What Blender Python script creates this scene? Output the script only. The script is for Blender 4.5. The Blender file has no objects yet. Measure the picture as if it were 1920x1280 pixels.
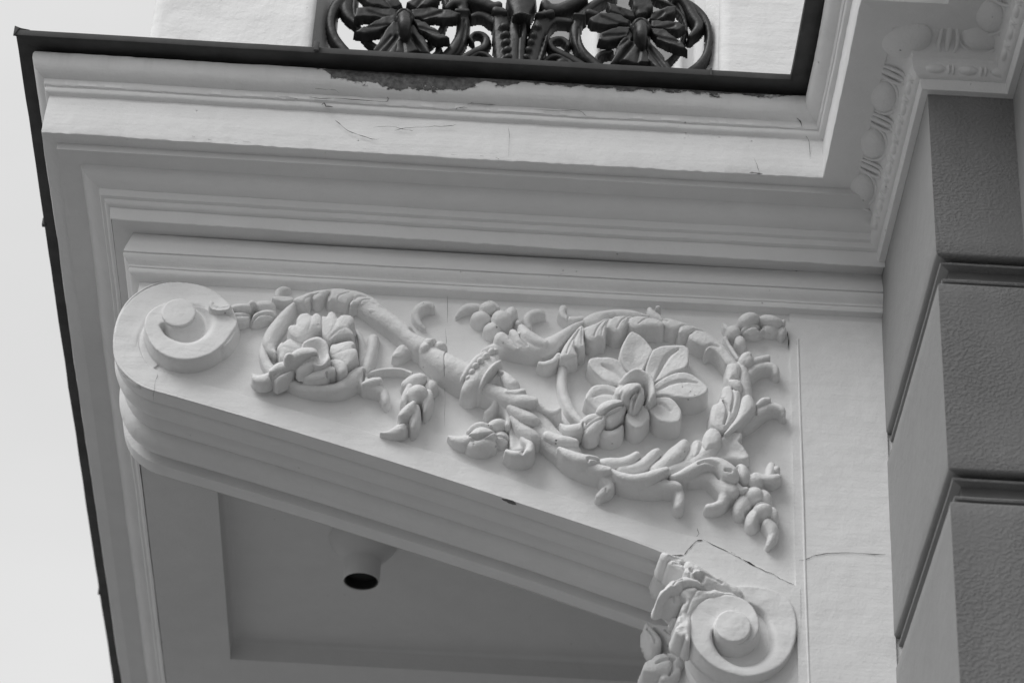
import bpy, bmesh, math, random
import numpy as np
from mathutils import Vector, Matrix

# ------------------------------------------------------------------ camera, sky, sun, exposure
SC = bpy.context.scene
CAM_H = 1.6                                   # eye height above the pavement
F_PX = 5400.0                                 # focal length in photo pixels (1920 wide)
_vz = np.array([374.2, -7844.2, F_PX]); _vy = np.array([-284.5, 3703.8, F_PX])
EZ = _vz / np.linalg.norm(_vz)
EY = _vy / np.linalg.norm(_vy); EY = EY - EZ * (EY @ EZ); EY /= np.linalg.norm(EY)
EX = np.cross(EY, EZ)
RW = np.array([EX, EY, EZ])                   # world <- camera (x right, y down, z forward)
_r0 = RW @ np.array([1480 - 960, 590 - 640, F_PX]); _r0 /= np.linalg.norm(_r0)
CL = -_r0 * 4.64                              # camera in bracket coordinates (origin = panel's upper right corner)
Z0 = CAM_H - CL[2]                            # height of that origin above the pavement

cam_d = bpy.data.cameras.new('camera'); cam = bpy.data.objects.new('camera', cam_d)
SC.collection.objects.link(cam)
cam_d.sensor_fit = 'HORIZONTAL'; cam_d.sensor_width = 36.0; cam_d.lens = F_PX / 1920 * 36
cam_d.dof.use_dof = True; cam_d.dof.focus_distance = 4.62; cam_d.dof.aperture_fstop = 6.3
cam_d.clip_start = 0.05; cam_d.clip_end = 2000
_m = np.eye(4); _m[:3, 0] = RW[:, 0]; _m[:3, 1] = -RW[:, 1]; _m[:3, 2] = -RW[:, 2]
_m[:3, 3] = CL + np.array([0, 0, Z0])
cam.matrix_world = Matrix([list(map(float, r)) for r in _m])
SC.camera = cam

SUN_EL, SUN_AZ = math.radians(47), math.radians(221)      # azimuth measured from +x towards +y: light from the left and front
w = bpy.data.worlds.new('World'); SC.world = w; w.use_nodes = True
nt = w.node_tree; nt.nodes.clear()
n_out = nt.nodes.new('ShaderNodeOutputWorld'); n_bg = nt.nodes.new('ShaderNodeBackground')
n_sky = nt.nodes.new('ShaderNodeTexSky'); n_sky.sky_type = 'NISHITA'; n_sky.sun_disc = False
n_sky.sun_elevation = SUN_EL; n_sky.sun_rotation = math.pi / 2 - SUN_AZ
n_sky.air_density = 1.0; n_sky.dust_density = 4.0
n_bw = nt.nodes.new('ShaderNodeRGBToBW')                  # black and white photograph
n_tc = nt.nodes.new('ShaderNodeTexCoord')
n_map = nt.nodes.new('ShaderNodeMapping'); n_map.inputs['Scale'].default_value = (1, 1, 2.2)
n_cl = nt.nodes.new('ShaderNodeTexNoise'); n_cl.inputs['Scale'].default_value = 3.0; n_cl.inputs['Detail'].default_value = 4
n_rmp = nt.nodes.new('ShaderNodeMapRange'); n_rmp.inputs['From Min'].default_value = .3; n_rmp.inputs['From Max'].default_value = .7
n_rmp.inputs['To Min'].default_value = 7.9; n_rmp.inputs['To Max'].default_value = 9.1   # overcast cloud layer
n_mix = nt.nodes.new('ShaderNodeMix'); n_mix.data_type = 'FLOAT'; n_mix.inputs[0].default_value = 0.88
L = nt.links.new
L(n_sky.outputs[0], n_bw.inputs[0]); L(n_tc.outputs['Generated'], n_map.inputs[0]); L(n_map.outputs[0], n_cl.inputs['Vector'])
L(n_cl.outputs['Fac'], n_rmp.inputs['Value']); L(n_bw.outputs[0], n_mix.inputs[2]); L(n_rmp.outputs[0], n_mix.inputs[3])
L(n_mix.outputs[0], n_bg.inputs['Color']); L(n_bg.outputs[0], n_out.inputs[0])
n_bg.inputs['Strength'].default_value = 0.1

sun_d = bpy.data.lights.new('sun', 'SUN'); sun = bpy.data.objects.new('sun', sun_d); SC.collection.objects.link(sun)
sun_d.energy = 1.95; sun_d.angle = math.radians(34); sun_d.color = (1, 1, 1)
_sd = Vector((math.cos(SUN_EL) * math.cos(SUN_AZ), math.cos(SUN_EL) * math.sin(SUN_AZ), math.sin(SUN_EL)))
sun.rotation_euler = _sd.to_track_quat('Z', 'Y').to_euler(); sun.location = (-6, -8, 12)

SC.view_settings.view_transform = 'Standard'; SC.view_settings.look = 'None'
SC.view_settings.exposure = 0.0; SC.view_settings.gamma = 1.0; SC.view_settings.use_curve_mapping = False
try:
    SC.cycles.max_bounces = 8; SC.cycles.diffuse_bounces = 5
except Exception:
    pass

# ------------------------------------------------------------------ helpers
def ray(p):
    r = RW @ np.array([p[0] - 960.0, p[1] - 640.0, F_PX]); return r / np.linalg.norm(r)
def un(p, ax, v):                              # photo measurement -> point of the plane axis = v
    r = ray(p); return CL + r * ((v - CL[ax]) / r[ax])

_rng = np.random.RandomState(7)
_lat = _rng.rand(32, 32, 32)
def vnoise(p, s):                              # value noise in [-1, 1]; p (n,3)
    q = np.asarray(p) * s + 100.0
    i = np.floor(q).astype(int); f = q - i; f = f * f * (3 - 2 * f)
    out = 0
    for dx in (0, 1):
        for dy in (0, 1):
            for dz in (0, 1):
                wgt = (f[:, 0] if dx else 1 - f[:, 0]) * (f[:, 1] if dy else 1 - f[:, 1]) * (f[:, 2] if dz else 1 - f[:, 2])
                out = out + wgt * _lat[(i[:, 0] + dx) % 32, (i[:, 1] + dy) % 32, (i[:, 2] + dz) % 32]
    return out * 2 - 1

def tag(o, label=None, cat=None, group=None, kind=None):
    if label: o['label'] = label
    if cat: o['category'] = cat
    if group: o['group'] = group
    if kind: o['kind'] = kind
    return o
def thing(name, loc, label, cat, group=None):
    o = bpy.data.objects.new(name, None); SC.collection.objects.link(o)
    o.location = (loc[0], loc[1], loc[2] + Z0); o.empty_display_size = .05
    return tag(o, label, cat, group)
def world_loc(o):
    v = Vector((0, 0, 0))
    while o is not None:
        v = v + o.location; o = o.parent
    return v
def mesh_obj(name, verts, faces, mat, parent=None, angle=38, smooth=True):
    verts = np.asarray(verts, float) + np.array([0, 0, Z0])
    if parent is not None:
        verts = verts - np.array(world_loc(parent))
    me = bpy.data.meshes.new(name)
    me.from_pydata([tuple(v) for v in verts.tolist()], [], [tuple(f) for f in (faces.tolist() if hasattr(faces, 'tolist') else faces)])
    me.validate()
    if smooth:
        me.polygons.foreach_set('use_smooth', [True] * len(me.polygons))
        me.set_sharp_from_angle(angle=math.radians(angle))
    me.materials.append(mat)
    o = bpy.data.objects.new(name, me); SC.collection.objects.link(o)
    if parent is not None: o.parent = parent
    return o
def grid_faces(nu, nv, flip=False, closed=False):
    a = np.arange(nu * nv).reshape(nu, nv)
    if closed: a = np.vstack([a, a[:1]])
    q = np.stack([a[:-1, :-1], a[1:, :-1], a[1:, 1:], a[:-1, 1:]], -1).reshape(-1, 4)
    return q[:, ::-1] if flip else q
def grid_obj(name, P, mat, parent=None, flip=False, angle=38):
    nu, nv, _ = P.shape
    return mesh_obj(name, P.reshape(-1, 3), grid_faces(nu, nv, flip), mat, parent, angle)
def box(name, lo, hi, mat, parent=None, bev=0.0, rough=0.0):
    bm = bmesh.new(); bmesh.ops.create_cube(bm, size=1)
    lo = np.array(lo, float); hi = np.array(hi, float)
    for v in bm.verts:
        v.co = Vector(((lo + hi) / 2 + np.array(v.co) * (hi - lo)).tolist())
    if bev > 0: bmesh.ops.bevel(bm, geom=bm.edges[:], offset=bev, segments=2, affect='EDGES', profile=.6)
    vs = [tuple(v.co) for v in bm.verts]; bm.verts.index_update(); fs = [[v.index for v in f.verts] for f in bm.faces]; bm.free()
    return mesh_obj(name, vs, fs, mat, parent)
def catmull(P, n=8, closed=False):
    P = np.asarray(P, float)
    if len(P) < 3 and not closed:
        t = np.linspace(0, 1, n + 1)[:, None]; return P[0] * (1 - t) + P[-1] * t
    Q = np.vstack([P[-1:], P, P[:2]]) if closed else np.vstack([2 * P[0] - P[1], P, 2 * P[-1] - P[-2]])
    out = []
    for i in range(1, len(Q) - 2):
        t = np.linspace(0, 1, n, endpoint=False)[:, None]
        a, b, c, d = Q[i - 1], Q[i], Q[i + 1], Q[i + 2]
        out.append(.5 * ((2 * b) + (-a + c) * t + (2 * a - 5 * b + 4 * c - d) * t ** 2 + (-a + 3 * b - 3 * c + d) * t ** 3))
    out = np.vstack(out)
    return out if closed else np.vstack([out, P[-1:]])

# ------------------------------------------------------------------ materials (all grey: a black and white photograph)
def new_mat(name):
    m = bpy.data.materials.new(name); m.use_nodes = True
    t = m.node_tree; b = t.nodes['Principled BSDF']; return m, t, b
def noise(t, vec, scale, detail=4, rough=.55):
    n = t.nodes.new('ShaderNodeTexNoise'); n.inputs['Scale'].default_value = scale
    n.inputs['Detail'].default_value = detail; n.inputs['Roughness'].default_value = rough
    t.links.new(vec, n.inputs['Vector']); return n.outputs['Fac']
def mrange(t, v, a, b, c, d, smooth=False):
    n = t.nodes.new('ShaderNodeMapRange'); t.links.new(v, n.inputs['Value'])
    if smooth: n.interpolation_type = 'SMOOTHSTEP'
    for k, x in zip(('From Min', 'From Max', 'To Min', 'To Max'), (a, b, c, d)): n.inputs[k].default_value = x
    return n.outputs[0]
def math_n(t, op, a, b=None, clamp=False):
    n = t.nodes.new('ShaderNodeMath'); n.operation = op; n.use_clamp = clamp
    for i, x in enumerate((a, b)):
        if x is None: continue
        if isinstance(x, (int, float)): n.inputs[i].default_value = x
        else: t.links.new(x, n.inputs[i])
    return n.outputs[0]
def mixf(t, f, a, b):
    n = t.nodes.new('ShaderNodeMix'); n.data_type = 'FLOAT'
    for i, x in ((0, f), (2, a), (3, b)):
        if isinstance(x, (int, float)): n.inputs[i].default_value = x
        else: t.links.new(x, n.inputs[i])
    return n.outputs[0]
def pos(t, scale=(1, 1, 1), rot=(0, 0, 0)):
    g = t.nodes.new('ShaderNodeNewGeometry'); mp = t.nodes.new('ShaderNodeMapping')
    mp.inputs['Scale'].default_value = scale; mp.inputs['Rotation'].default_value = rot
    t.links.new(g.outputs['Position'], mp.inputs[0]); return mp.outputs[0]

def paint(name, base=.78, var=.05, brush=(1, 1, 1), brush_amt=.25, speck=.0, rough=.62, fine=.12, peel=False, drip=False):
    m, t, b = new_mat(name)
    P = pos(t); PB = pos(t, brush)
    lo = noise(t, P, 3.1, 5); md = noise(t, P, 17, 5)
    col = mrange(t, lo, .3, .7, base - var, base + var * .6)
    col = math_n(t, 'MULTIPLY', col, mrange(t, md, .3, .75, .97, 1.02))
    st = noise(t, PB, 40, 5, .6); fi = noise(t, P, 260, 3, .6); lump = noise(t, P, 34, 3)
    h = math_n(t, 'ADD', math_n(t, 'MULTIPLY', st, brush_amt), math_n(t, 'MULTIPLY', fi, fine))
    h = math_n(t, 'ADD', h, math_n(t, 'MULTIPLY', lump, .5))
    if speck > 0:
        v = t.nodes.new('ShaderNodeTexVoronoi'); v.inputs['Scale'].default_value = 95; t.links.new(P, v.inputs['Vector'])
        d = mrange(t, v.outputs['Distance'], .07, .17, 1, 0)
        k = math_n(t, 'MULTIPLY', d, mrange(t, noise(t, P, 21, 3), .68 - .045 * speck, .74 - .03 * speck, 0, 1))
        col = mixf(t, math_n(t, 'MULTIPLY', k, .7), col, .16); h = math_n(t, 'SUBTRACT', h, math_n(t, 'MULTIPLY', k, 1.2))
    if drip:
        PD = pos(t, (30, 30, 1.6)); s = mrange(t, noise(t, PD, 1.0, 5, .65), .52, .78, 0, .25)
        g = t.nodes.new('ShaderNodeSeparateXYZ'); t.links.new(P, g.inputs[0])
        zz = mrange(t, g.outputs['Z'], Z0 + .235, Z0 + .30, 0, 1)
        col = mixf(t, math_n(t, 'MULTIPLY', s, zz), col, .25)
    if peel:
        at = t.nodes.new('ShaderNodeAttribute'); at.attribute_name = 'peel'
        n1 = noise(t, pos(t, (1, 1, 1.8)), 38, 8, .62)
        s = math_n(t, 'ADD', at.outputs['Fac'], math_n(t, 'MULTIPLY', math_n(t, 'SUBTRACT', n1, .5), 1.25))
        k = mrange(t, s, .49, .515, 0, 1)
        sub = mrange(t, noise(t, P, 120, 5, .7), .35, .7, .07, .22)
        deep = mrange(t, s, .9, 1.15, 0, 1)
        sub = mixf(t, deep, sub, .045)
        edge = mrange(t, s, .44, .49, 0, 1)
        col = mixf(t, k, col, sub)
        h = math_n(t, 'SUBTRACT', h, math_n(t, 'MULTIPLY', k, 1.6))
        h = math_n(t, 'ADD', h, math_n(t, 'MULTIPLY', edge, .5))
    bp = t.nodes.new('ShaderNodeBump'); bp.inputs['Distance'].default_value = .0042; bp.inputs['Strength'].default_value = .8
    t.links.new(h, bp.inputs['Height']); t.links.new(bp.outputs[0], b.inputs['Normal'])
    t.links.new(col, b.inputs['Base Color']); b.inputs['Roughness'].default_value = rough
    b.inputs['Specular IOR Level'].default_value = .3
    return m
M_PAINT = paint('white_paint_brushed', .76, .035, (.10, 1, 1), .45, .6)
M_CORN = paint('white_paint_cornice', .76, .035, (.08, .6, 1), .5, .35, peel=True, drip=True)
M_RELIEF = paint('white_paint_relief', .755, .035, (1, 1, 1), .34, 1.7, fine=.34)
M_SOFFIT = paint('soffit_paint', .70, .03, (1, .1, 1), .15, .2)
M_PED = paint('pedestal_plaster', .78, .04, (.6, .6, .6), .7, .4, fine=.1)

def stucco():
    m, t, b = new_mat('grey_stucco')
    P = pos(t)
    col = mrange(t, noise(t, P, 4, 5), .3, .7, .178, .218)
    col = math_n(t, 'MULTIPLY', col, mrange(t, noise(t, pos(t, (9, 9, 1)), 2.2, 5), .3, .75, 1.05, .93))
    a = noise(t, pos(t, (1, 1, 1.3), (0, .5, 0)), 190, 4, .5); a = mrange(t, a, .42, .62, 0, 1, True)
    f = noise(t, P, 320, 2)
    msk = mrange(t, noise(t, P, 7, 3), .36, .58, .35, 1)
    h = math_n(t, 'ADD', math_n(t, 'MULTIPLY', a, math_n(t, 'MULTIPLY', msk, .4)), math_n(t, 'MULTIPLY', f, .2))
    bp = t.nodes.new('ShaderNodeBump'); bp.inputs['Distance'].default_value = .0026; bp.inputs['Strength'].default_value = .8
    t.links.new(h, bp.inputs['Height']); t.links.new(bp.outputs[0], b.inputs['Normal'])
    t.links.new(col, b.inputs['Base Color']); b.inputs['Roughness'].default_value = .85; b.inputs['Specular IOR Level'].default_value = .2
    return m
M_STUCCO = stucco()
M_WALL_SHADE = paint('grey_wall_and_shade', .29, .02, (1, 1, .2), .2, .0, .7)  # wall grey, also shade put into the pilaster side and bay edge
def simple(name, a, b_, scale, rough=.5, bump=.3, metal=0.0, dist=.001):
    m, t, b = new_mat(name); P = pos(t)
    n = noise(t, P, scale, 5, .6)
    t.links.new(mrange(t, n, .3, .7, a, b_), b.inputs['Base Color'])
    bp = t.nodes.new('ShaderNodeBump'); bp.inputs['Distance'].default_value = dist; bp.inputs['Strength'].default_value = bump
    t.links.new(noise(t, P, scale * 4, 4), bp.inputs['Height']); t.links.new(bp.outputs[0], b.inputs['Normal'])
    b.inputs['Roughness'].default_value = rough; b.inputs['Metallic'].default_value = metal
    return m
M_FLASH = simple('weathered_dark_sheet_metal', .016, .050, 14, .6, .4)
M_IRON = simple('painted_cast_iron', .018, .032, 25, .48, .5, dist=.002)
M_DARK = simple('crack_dark', .03, .05, 30, .9, .1)  # dark tone of the crack and chip ribbons
M_LAMPW = simple('lamp_white_enamel', .62, .66, 5, .4, .05)
M_LAMPB = simple('lamp_black_opening', .012, .02, 5, .5, .05)
M_GROUND = simple('pale_pavement', .15, .20, 1.2, .9, .3, dist=.004)
M_TRIM = simple('dark_groove_core', .10, .14, 12, .7, .3)  # wall core, coloured darker than the blocks in front of it

# ------------------------------------------------------------------ dimensions (metres, bracket coordinates)
XW = .148            # facade face behind the bracket
XB = -1.0405         # front end of the bracket block
FX = .199            # reference line of the facade cornice
Y3 = -.478           # return face of the rusticated pilaster
XW2 = .275           # facade face beyond the pilaster
BW = .25             # bracket width
TOPD = .2196

# cornice profile: (outward d, z, dz at the wall end)
def arc(p, q, bulge, n=6):
    p = np.array(p, float); q = np.array(q, float); m = (p + q) / 2; d = q - p; nrm = np.array([d[1], -d[0]]) * bulge
    out = []
    for i in range(n + 1):
        t = i / n; out.append((1 - t) ** 2 * p + 2 * t * (1 - t) * (m + 2 * nrm * .5 * 2) + t * t * q)
    return [tuple(v) for v in out]
PROF = []
PROF += [(.150, .3005), (.186, .2985)]
PROF += [(.1905, .2955), (.1925, .289), (.1925, .281), (.1905, .273), (.186, .2655), (.180, .260), (.1745, .2572), (.1722, .2562)]
PROF += [(.1718, .2545), (.1712, .2462), (.1700, .2448), (.1672, .2442), (.1672, .2425), (.1690, .2412), (.1688, .2362), (.1668, .2330), (.1630, .2312), (.1612, .2300)]
PROF += [(.1612, .2270), (.1618, .2200), (.1632, .1900), (.1640, .1560), (.1632, .1535), (.1605, .1526)]
I_A = len(PROF) - 1
PROF += [(.135, .1520), (.1135, .1520), (.1118, .1535), (.1095, .1535), (.1085, .1510)]
I_B = len(PROF) - 1
PROF += [(.1078, .1470), (.1045, .1395), (.0990, .1310), (.0920, .1245), (.0835, .1200), (.0760, .1182)]
PROF += [(.0742, .1175), (.0735, .1100), (.0715, .1062), (.0675, .1050), (.0655, .1045), (.0650, .1010), (.0630, .0975), (.0600, .0960), (.0556, .0955)]
PROF += [(.0552, .0930), (.0540, .0800), (.0535, .0752), (.0522, .0741)]
I_F = len(PROF) - 1
CAPP = [(.0000, .0741), (.0185, .0741), (.0195, .0700), (.0215, .0620), (.0245, .0500), (.0270, .0400), (.0285, .0330), (.0285, .0312), (.0250, .0298), (.0245, .0285),
        (.0289, .0275), (.0285, .0250), (.0262, .0205), (.0225, .0160), (.0190, .0130), (.0184, .0118), (.0182, .0090), (.0162, .0080), (.0160, .0066),
        (.0178, .0056), (.0180, .0010), (.0165, -.0018), (.0120, -.0055), (.0060, -.0075), (.0, -.0085)]

def wob(P, amp, s=2.3):                         # hand made wobble
    n1 = vnoise(P, s); n2 = vnoise(P + 17.3, s * 3.7); n3 = vnoise(P * np.array([1, 1, 6.0]) + 5.1, 21)
    n4 = vnoise(P + 2.2, 75)
    return amp * (n1 + .35 * n2 + .18 * n3 + .20 * n4)

def corn_grid(prof, p0, p1, n0, n1, step=.006, m0=None, m1=None, dz1=None, amp=.0021):
    """sweep: path p0->p1 in plan; point = p + d * miter vector m; returns grid (n, k, 3)"""
    prof = np.array(prof, float); L_ = math.dist(p0, p1); n = max(2, int(L_ / step))
    t = np.linspace(0, 1, n + 1)
    A = np.array(p0)[None] + prof[:, :1] * np.array(m0)[None]      # k,2 start
    B = np.array(p1)[None] + prof[:, :1] * np.array(m1)[None]
    XY = A[None] * (1 - t)[:, None, None] + B[None] * t[:, None, None]
    Z = np.repeat(prof[None, :, 1], n + 1, 0)
    if dz1 is not None: Z = Z + t[:, None] * np.array(dz1)[None]
    G = np.concatenate([XY, Z[..., None]], -1)
    flat = G.reshape(-1, 3); wz = wob(flat, amp).reshape(n + 1, -1); wy = wob(flat + 9, amp).reshape(n + 1, -1)
    nn = (np.array(n0) + np.array(n1)) / 2
    f = np.minimum(1, np.minimum(t, 1 - t) * L_ / .02)[:, None]
    G[..., 2] += wz * 1.0; G[..., 0] += wy * nn[0] * f; G[..., 1] += wy * nn[1] * f
    return G

# ------------------------------------------------------------------ setting
gs = 400.0
gnd = mesh_obj('ground', [(-gs, -gs, -Z0), (gs, -gs, -Z0), (gs, gs, -Z0), (-gs, gs, -Z0)], [(0, 1, 2, 3)], M_GROUND)
tag(gnd, kind='structure')

# ------------------------------------------------------------------ facade
facade = thing('facade', (XW, 0, -Z0), 'grey rusticated facade pilaster with white cornice behind the bracket, filling the right edge', 'building')
def stepped(name, loop, z0, z1, mat, parent, dz=.03, ds=.012, amp=.0012):
    """vertical wall strip along a plan polyline"""
    pts = [np.array(loop[0], float)]
    for a, b in zip(loop[:-1], loop[1:]):
        n = max(1, int(math.dist(a, b) / ds))
        for i in range(1, n + 1): pts.append(np.array(a) + (np.array(b) - np.array(a)) * i / n)
    XY = np.array(pts); nz = max(1, int((z1 - z0) / dz)); Z = np.linspace(z1, z0, nz + 1)
    G = np.zeros((len(XY), nz + 1, 3)); G[..., 0] = XY[:, 0][:, None]; G[..., 1] = XY[:, 1][:, None]; G[..., 2] = Z[None]
    return grid_obj(name, G, mat, parent, flip=True)
# recessed core that the blocks stand proud of
CORE = .020
YB = 6.0
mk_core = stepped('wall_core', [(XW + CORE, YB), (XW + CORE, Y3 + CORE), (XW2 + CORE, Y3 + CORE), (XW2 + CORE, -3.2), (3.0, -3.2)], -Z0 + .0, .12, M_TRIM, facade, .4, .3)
# rusticated blocks: each a shell with arrises; groove lips above and below
gro = [(-.2185, -.2680), (-.5790, -.6285), (-.9395, -.989), (-1.30, -1.3495)]
zt = .10
zs = []
for a, b_ in gro: zs.append((a, zt)); zt = b_
zs.append((-1.75, zt)); 
def block(z_lo, z_hi, top_lip, bot_lip):
    g = thing_part_name = 'stucco_block'
    e = .004
    prof = [(-CORE, z_hi + .000), (-.013, z_hi), (-e, z_hi), (-.0012, z_hi - .0012), (0, z_hi - e), (0, z_lo + e), (-.0012, z_lo + .0012), (-e, z_lo), (-.013, z_lo), (-CORE, z_lo)]
    n = max(3, int((z_hi - z_lo) / .02)); mid = [(0, z) for z in np.linspace(z_hi - e, z_lo + e, n)[1:-1]]
    prof = prof[:5] + mid + prof[5:]
    pr_ = np.array([(p[0], p[1]) for p in prof])
    # strip face (-x), smooth paint
    def run(p0, p1, nvec, m0, m1, mat, nm):
        G = corn_grid(pr_, p0, p1, nvec, nvec, .02, m0, m1, amp=.0010)
        return grid_obj(nm, G, mat, facade, flip=False, angle=50)
    run((XW, 0.02), (XW, Y3), (-1, 0), (-1, 0), (-1, -1), M_WALL_SHADE, 'smooth_block_face')
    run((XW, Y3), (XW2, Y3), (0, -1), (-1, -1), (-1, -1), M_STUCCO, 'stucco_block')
    run((XW2, Y3), (XW2, -1.2), (-1, 0), (-1, -1), (-1, 0), M_WALL_SHADE, 'smooth_block_face')
for i, (a, b_) in enumerate(zs): block(a, b_, i > 0, True)
# thin raised fillets in every groove
for a, b_ in gro:
    fp = np.array([(-CORE, b_ + .016), (-.010, b_ + .0135), (-.007, b_ + .0105), (-.008, b_ + .0075), (-CORE, b_ + .006)])
    fp2 = np.array([(-CORE, a - .006), (-.009, a - .0075), (-.006, a - .010), (-.007, a - .0125), (-CORE, a - .015)])
    for q in (fp, fp2):
        grid_obj('groove_fillet', corn_grid(q, (XW, 0.0), (XW, Y3), (-1, 0), (-1, 0), .03, (-1, 0), (-1, -1), amp=.001), M_WALL_SHADE, facade)
        grid_obj('groove_fillet', corn_grid(q, (XW, Y3), (XW2, Y3), (0, -1), (0, -1), .02, (-1, -1), (-1, -1), amp=.001), M_STUCCO, facade)
# wall on the far side of the bracket
box('rear_wall', (XW, BW + .006, -Z0), (XW + .3, 6, .0741 + .6), M_WALL_SHADE, facade)
# facade cornice: upper part follows the balcony profile, lower part carries the egg and dart
upro = [(d - .0, z) for d, z in PROF[:I_B - 3]] + [(.1085, .1520)]
FDZ = [0.0] * len(upro)
p1 = (FX, 0.0); p2 = (FX, Y3 + .051); p3 = (XW2 + .051, Y3 + .051); p4 = (XW2 + .051, -1.6)
segs = [(p1, p2, (-1, 0), (-1, -1), (-1, -1)), (p2, p3, (0, -1), (-1, -1), (-1, -1)), (p3, p4, (-1, 0), (-1, -1), (-1, 0))]
for a, b_, nn, m0, m1 in segs:
    grid_obj('cornice_moulding', corn_grid(upro, a, b_, nn, nn, .006, m0, m1), M_CORN, facade)
# egg band (parametric) below: out from wall plane
EGG = [(.0655, .1535), (.0635, .1525), (.0590, .1505), (.0520, .1480), (.0440, .1445), (.0370, .1395), (.0315, .1330), (.0285, .1265), (.0275, .1225)]
BEADP = [(.0275, .1225), (.0255, .1190), (.0262, .1110), (.0245, .1030), (.0200, .0965), (.0160, .0940), (.0135, .0938), (.0126, .0905), (.0116, .0800), (.0100, .0755), (0, .0745)]
q1 = (XW, .012); q2 = (XW, Y3); q3 = (XW2, Y3); q4 = (XW2, -1.2)
esegs = [(q1, q2, (-1, 0), (-1, 0), (-1, -1)), (q2, q3, (0, -1), (-1, -1), (-1, -1)), (q3, q4, (-1, 0), (-1, -1), (-1, 0))]
for a, b_, nn, m0, m1 in esegs:
    grid_obj('egg_band', corn_grid([(d - .006, z + .002) for d, z in EGG], a, b_, nn, nn, .006, m0, m1, amp=.0012), M_RELIEF, facade)
    grid_obj('astragal', corn_grid([(d - .001 if 0 < i < 7 else d, z) for i, (d, z) in enumerate(BEADP)], a, b_, nn, nn, .006, m0, m1, amp=.0010), M_RELIEF, facade)

def ellipsoid(name, c, ax, mat, parent, seg=20, rings=12, lump=.0):
    """ax: 3 vectors (half axes)"""
    vs = [(0, 0, 1)]
    for i in range(1, rings):
        th = math.pi * i / rings
        for j in range(seg):
            ph = 2 * math.pi * j / seg; vs.append((math.sin(th) * math.cos(ph), math.sin(th) * math.sin(ph), math.cos(th)))
    vs.append((0, 0, -1)); vs = np.array(vs)
    fs = []
    for j in range(seg): fs.append((0, 1 + j, 1 + (j + 1) % seg))
    for i in range(rings - 2):
        for j in range(seg):
            a = 1 + i * seg + j; b_ = 1 + i * seg + (j + 1) % seg; fs.append((a, a + seg, b_ + seg, b_))
    k = len(vs) - 1
    for j in range(seg): fs.append((k, 1 + (rings - 2) * seg + (j + 1) % seg, 1 + (rings - 2) * seg + j))
    P = np.array(c)[None] + vs @ np.array(ax)
    if lump: P = P + vs * (vnoise(P, 60) * lump)[:, None]
    return mesh_obj(name, P, fs, mat, parent, angle=180)
def tube(name, pts, rad, mat, parent, seg=10, flat=1.0, nrm=None, n=6):
    P = catmull(np.array(pts, float), n); R_ = catmull(np.array([[r] for r in rad], float), n)[:, 0]
    T = np.gradient(P, axis=0); T /= np.linalg.norm(T, axis=1)[:, None]
    up = np.array(nrm if nrm is not None else (0, 1, 0), float); rings = []
    for p, t_, r in zip(P, T, R_):
        s = np.cross(t_, up); s /= max(1e-9, np.linalg.norm(s)); u = np.cross(s, t_)
        rings.append([p + r * (math.cos(a) * s + flat * math.sin(a) * u) for a in np.linspace(0, 2 * math.pi, seg, endpoint=False)])
    G = np.array(rings); k = len(G); vs = G.reshape(-1, 3)
    fs = []
    for i in range(k - 1):
        for j in range(seg):
            fs.append((i * seg + j, i * seg + (j + 1) % seg, (i + 1) * seg + (j + 1) % seg, (i + 1) * seg + j))
    fs.append(tuple(range(seg))[::-1]); fs.append(tuple((k - 1) * seg + j for j in range(seg)))
    return mesh_obj(name, vs, fs, mat, parent, angle=60)

# eggs, rims, darts on the band.  band frame: centre (out .047, z .1285), slope direction from top-outer to bottom-inner
SL = np.array([-(.0640 - .0300), -(.150 - .105)]); SL /= np.linalg.norm(SL)       # (d, z) down the slope
SN = np.array([-SL[1], SL[0]]); SN = SN if SN[1] < 0 else -SN                       # outward normal (down/out)
SL = np.array([-.88, -.475]); SN = np.array([.475, -.88])
def band_pt(along, out_dir, base, s, h):
    """along: unit vec in plan, base: plan point, s: slope offset, h: height off the band"""
    c = np.array([.0470, .1470]) + SL * s + SN * h
    p = np.array([base[0] + out_dir[0] * c[0], base[1] + out_dir[1] * c[0], c[1]]); return p
def egg_unit(base, along, out, scale=1.0):
    a3 = np.array([along[0], along[1], 0.0]); n3 = np.array([out[0] * SN[0], out[1] * SN[0], SN[1]]); s3 = np.array([out[0] * SL[0], out[1] * SL[0], SL[1]])
    c = band_pt(along, out, base, -.004, -.004)
    ellipsoid('egg', c, [a3 * .0345 * scale, s3 * .0225, n3 * .0120], M_RELIEF, facade, 24, 14, .0006)
    pts = []
    for th in np.linspace(-.15 * math.pi, 1.15 * math.pi, 13):
        pts.append(c + a3 * .0400 * scale * math.cos(th) + s3 * (.0265 * math.sin(th)) + n3 * .0008)
    tube('egg_rim', pts, [.0028] * 13, M_RELIEF, facade, 8, 1, n3, 3)
def dart_unit(base, along, out):
    a3 = np.array([along[0], along[1], 0.0]); n3 = np.array([out[0] * SN[0], out[1] * SN[0], SN[1]]); s3 = np.array([out[0] * SL[0], out[1] * SL[0], SL[1]])
    c = band_pt(along, out, base, 0, -.001)
    tube('dart', [c - s3 * .022, c - s3 * .007, c + s3 * .010, c + s3 * .022], [.0040, .0052, .0042, .0026], M_RELIEF, facade, 8, .7, n3, 3)
    for sg in (-1, 1):
        e3 = a3 * sg; tube('dart_border', [c - s3 * .024 + e3 * .0085, c - s3 * .004 + e3 * .0125 + n3 * .001, c + s3 * .014 + e3 * .0135 + n3 * .001, c + s3 * .024 + e3 * .010], [.0024, .0032, .0032, .0022], M_RELIEF, facade, 8, .8, n3, 3)
for k, yy in enumerate((-.148, -.262, -.377)):
    egg_unit((XW, yy), (0, 1), (-1, 0))
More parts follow.
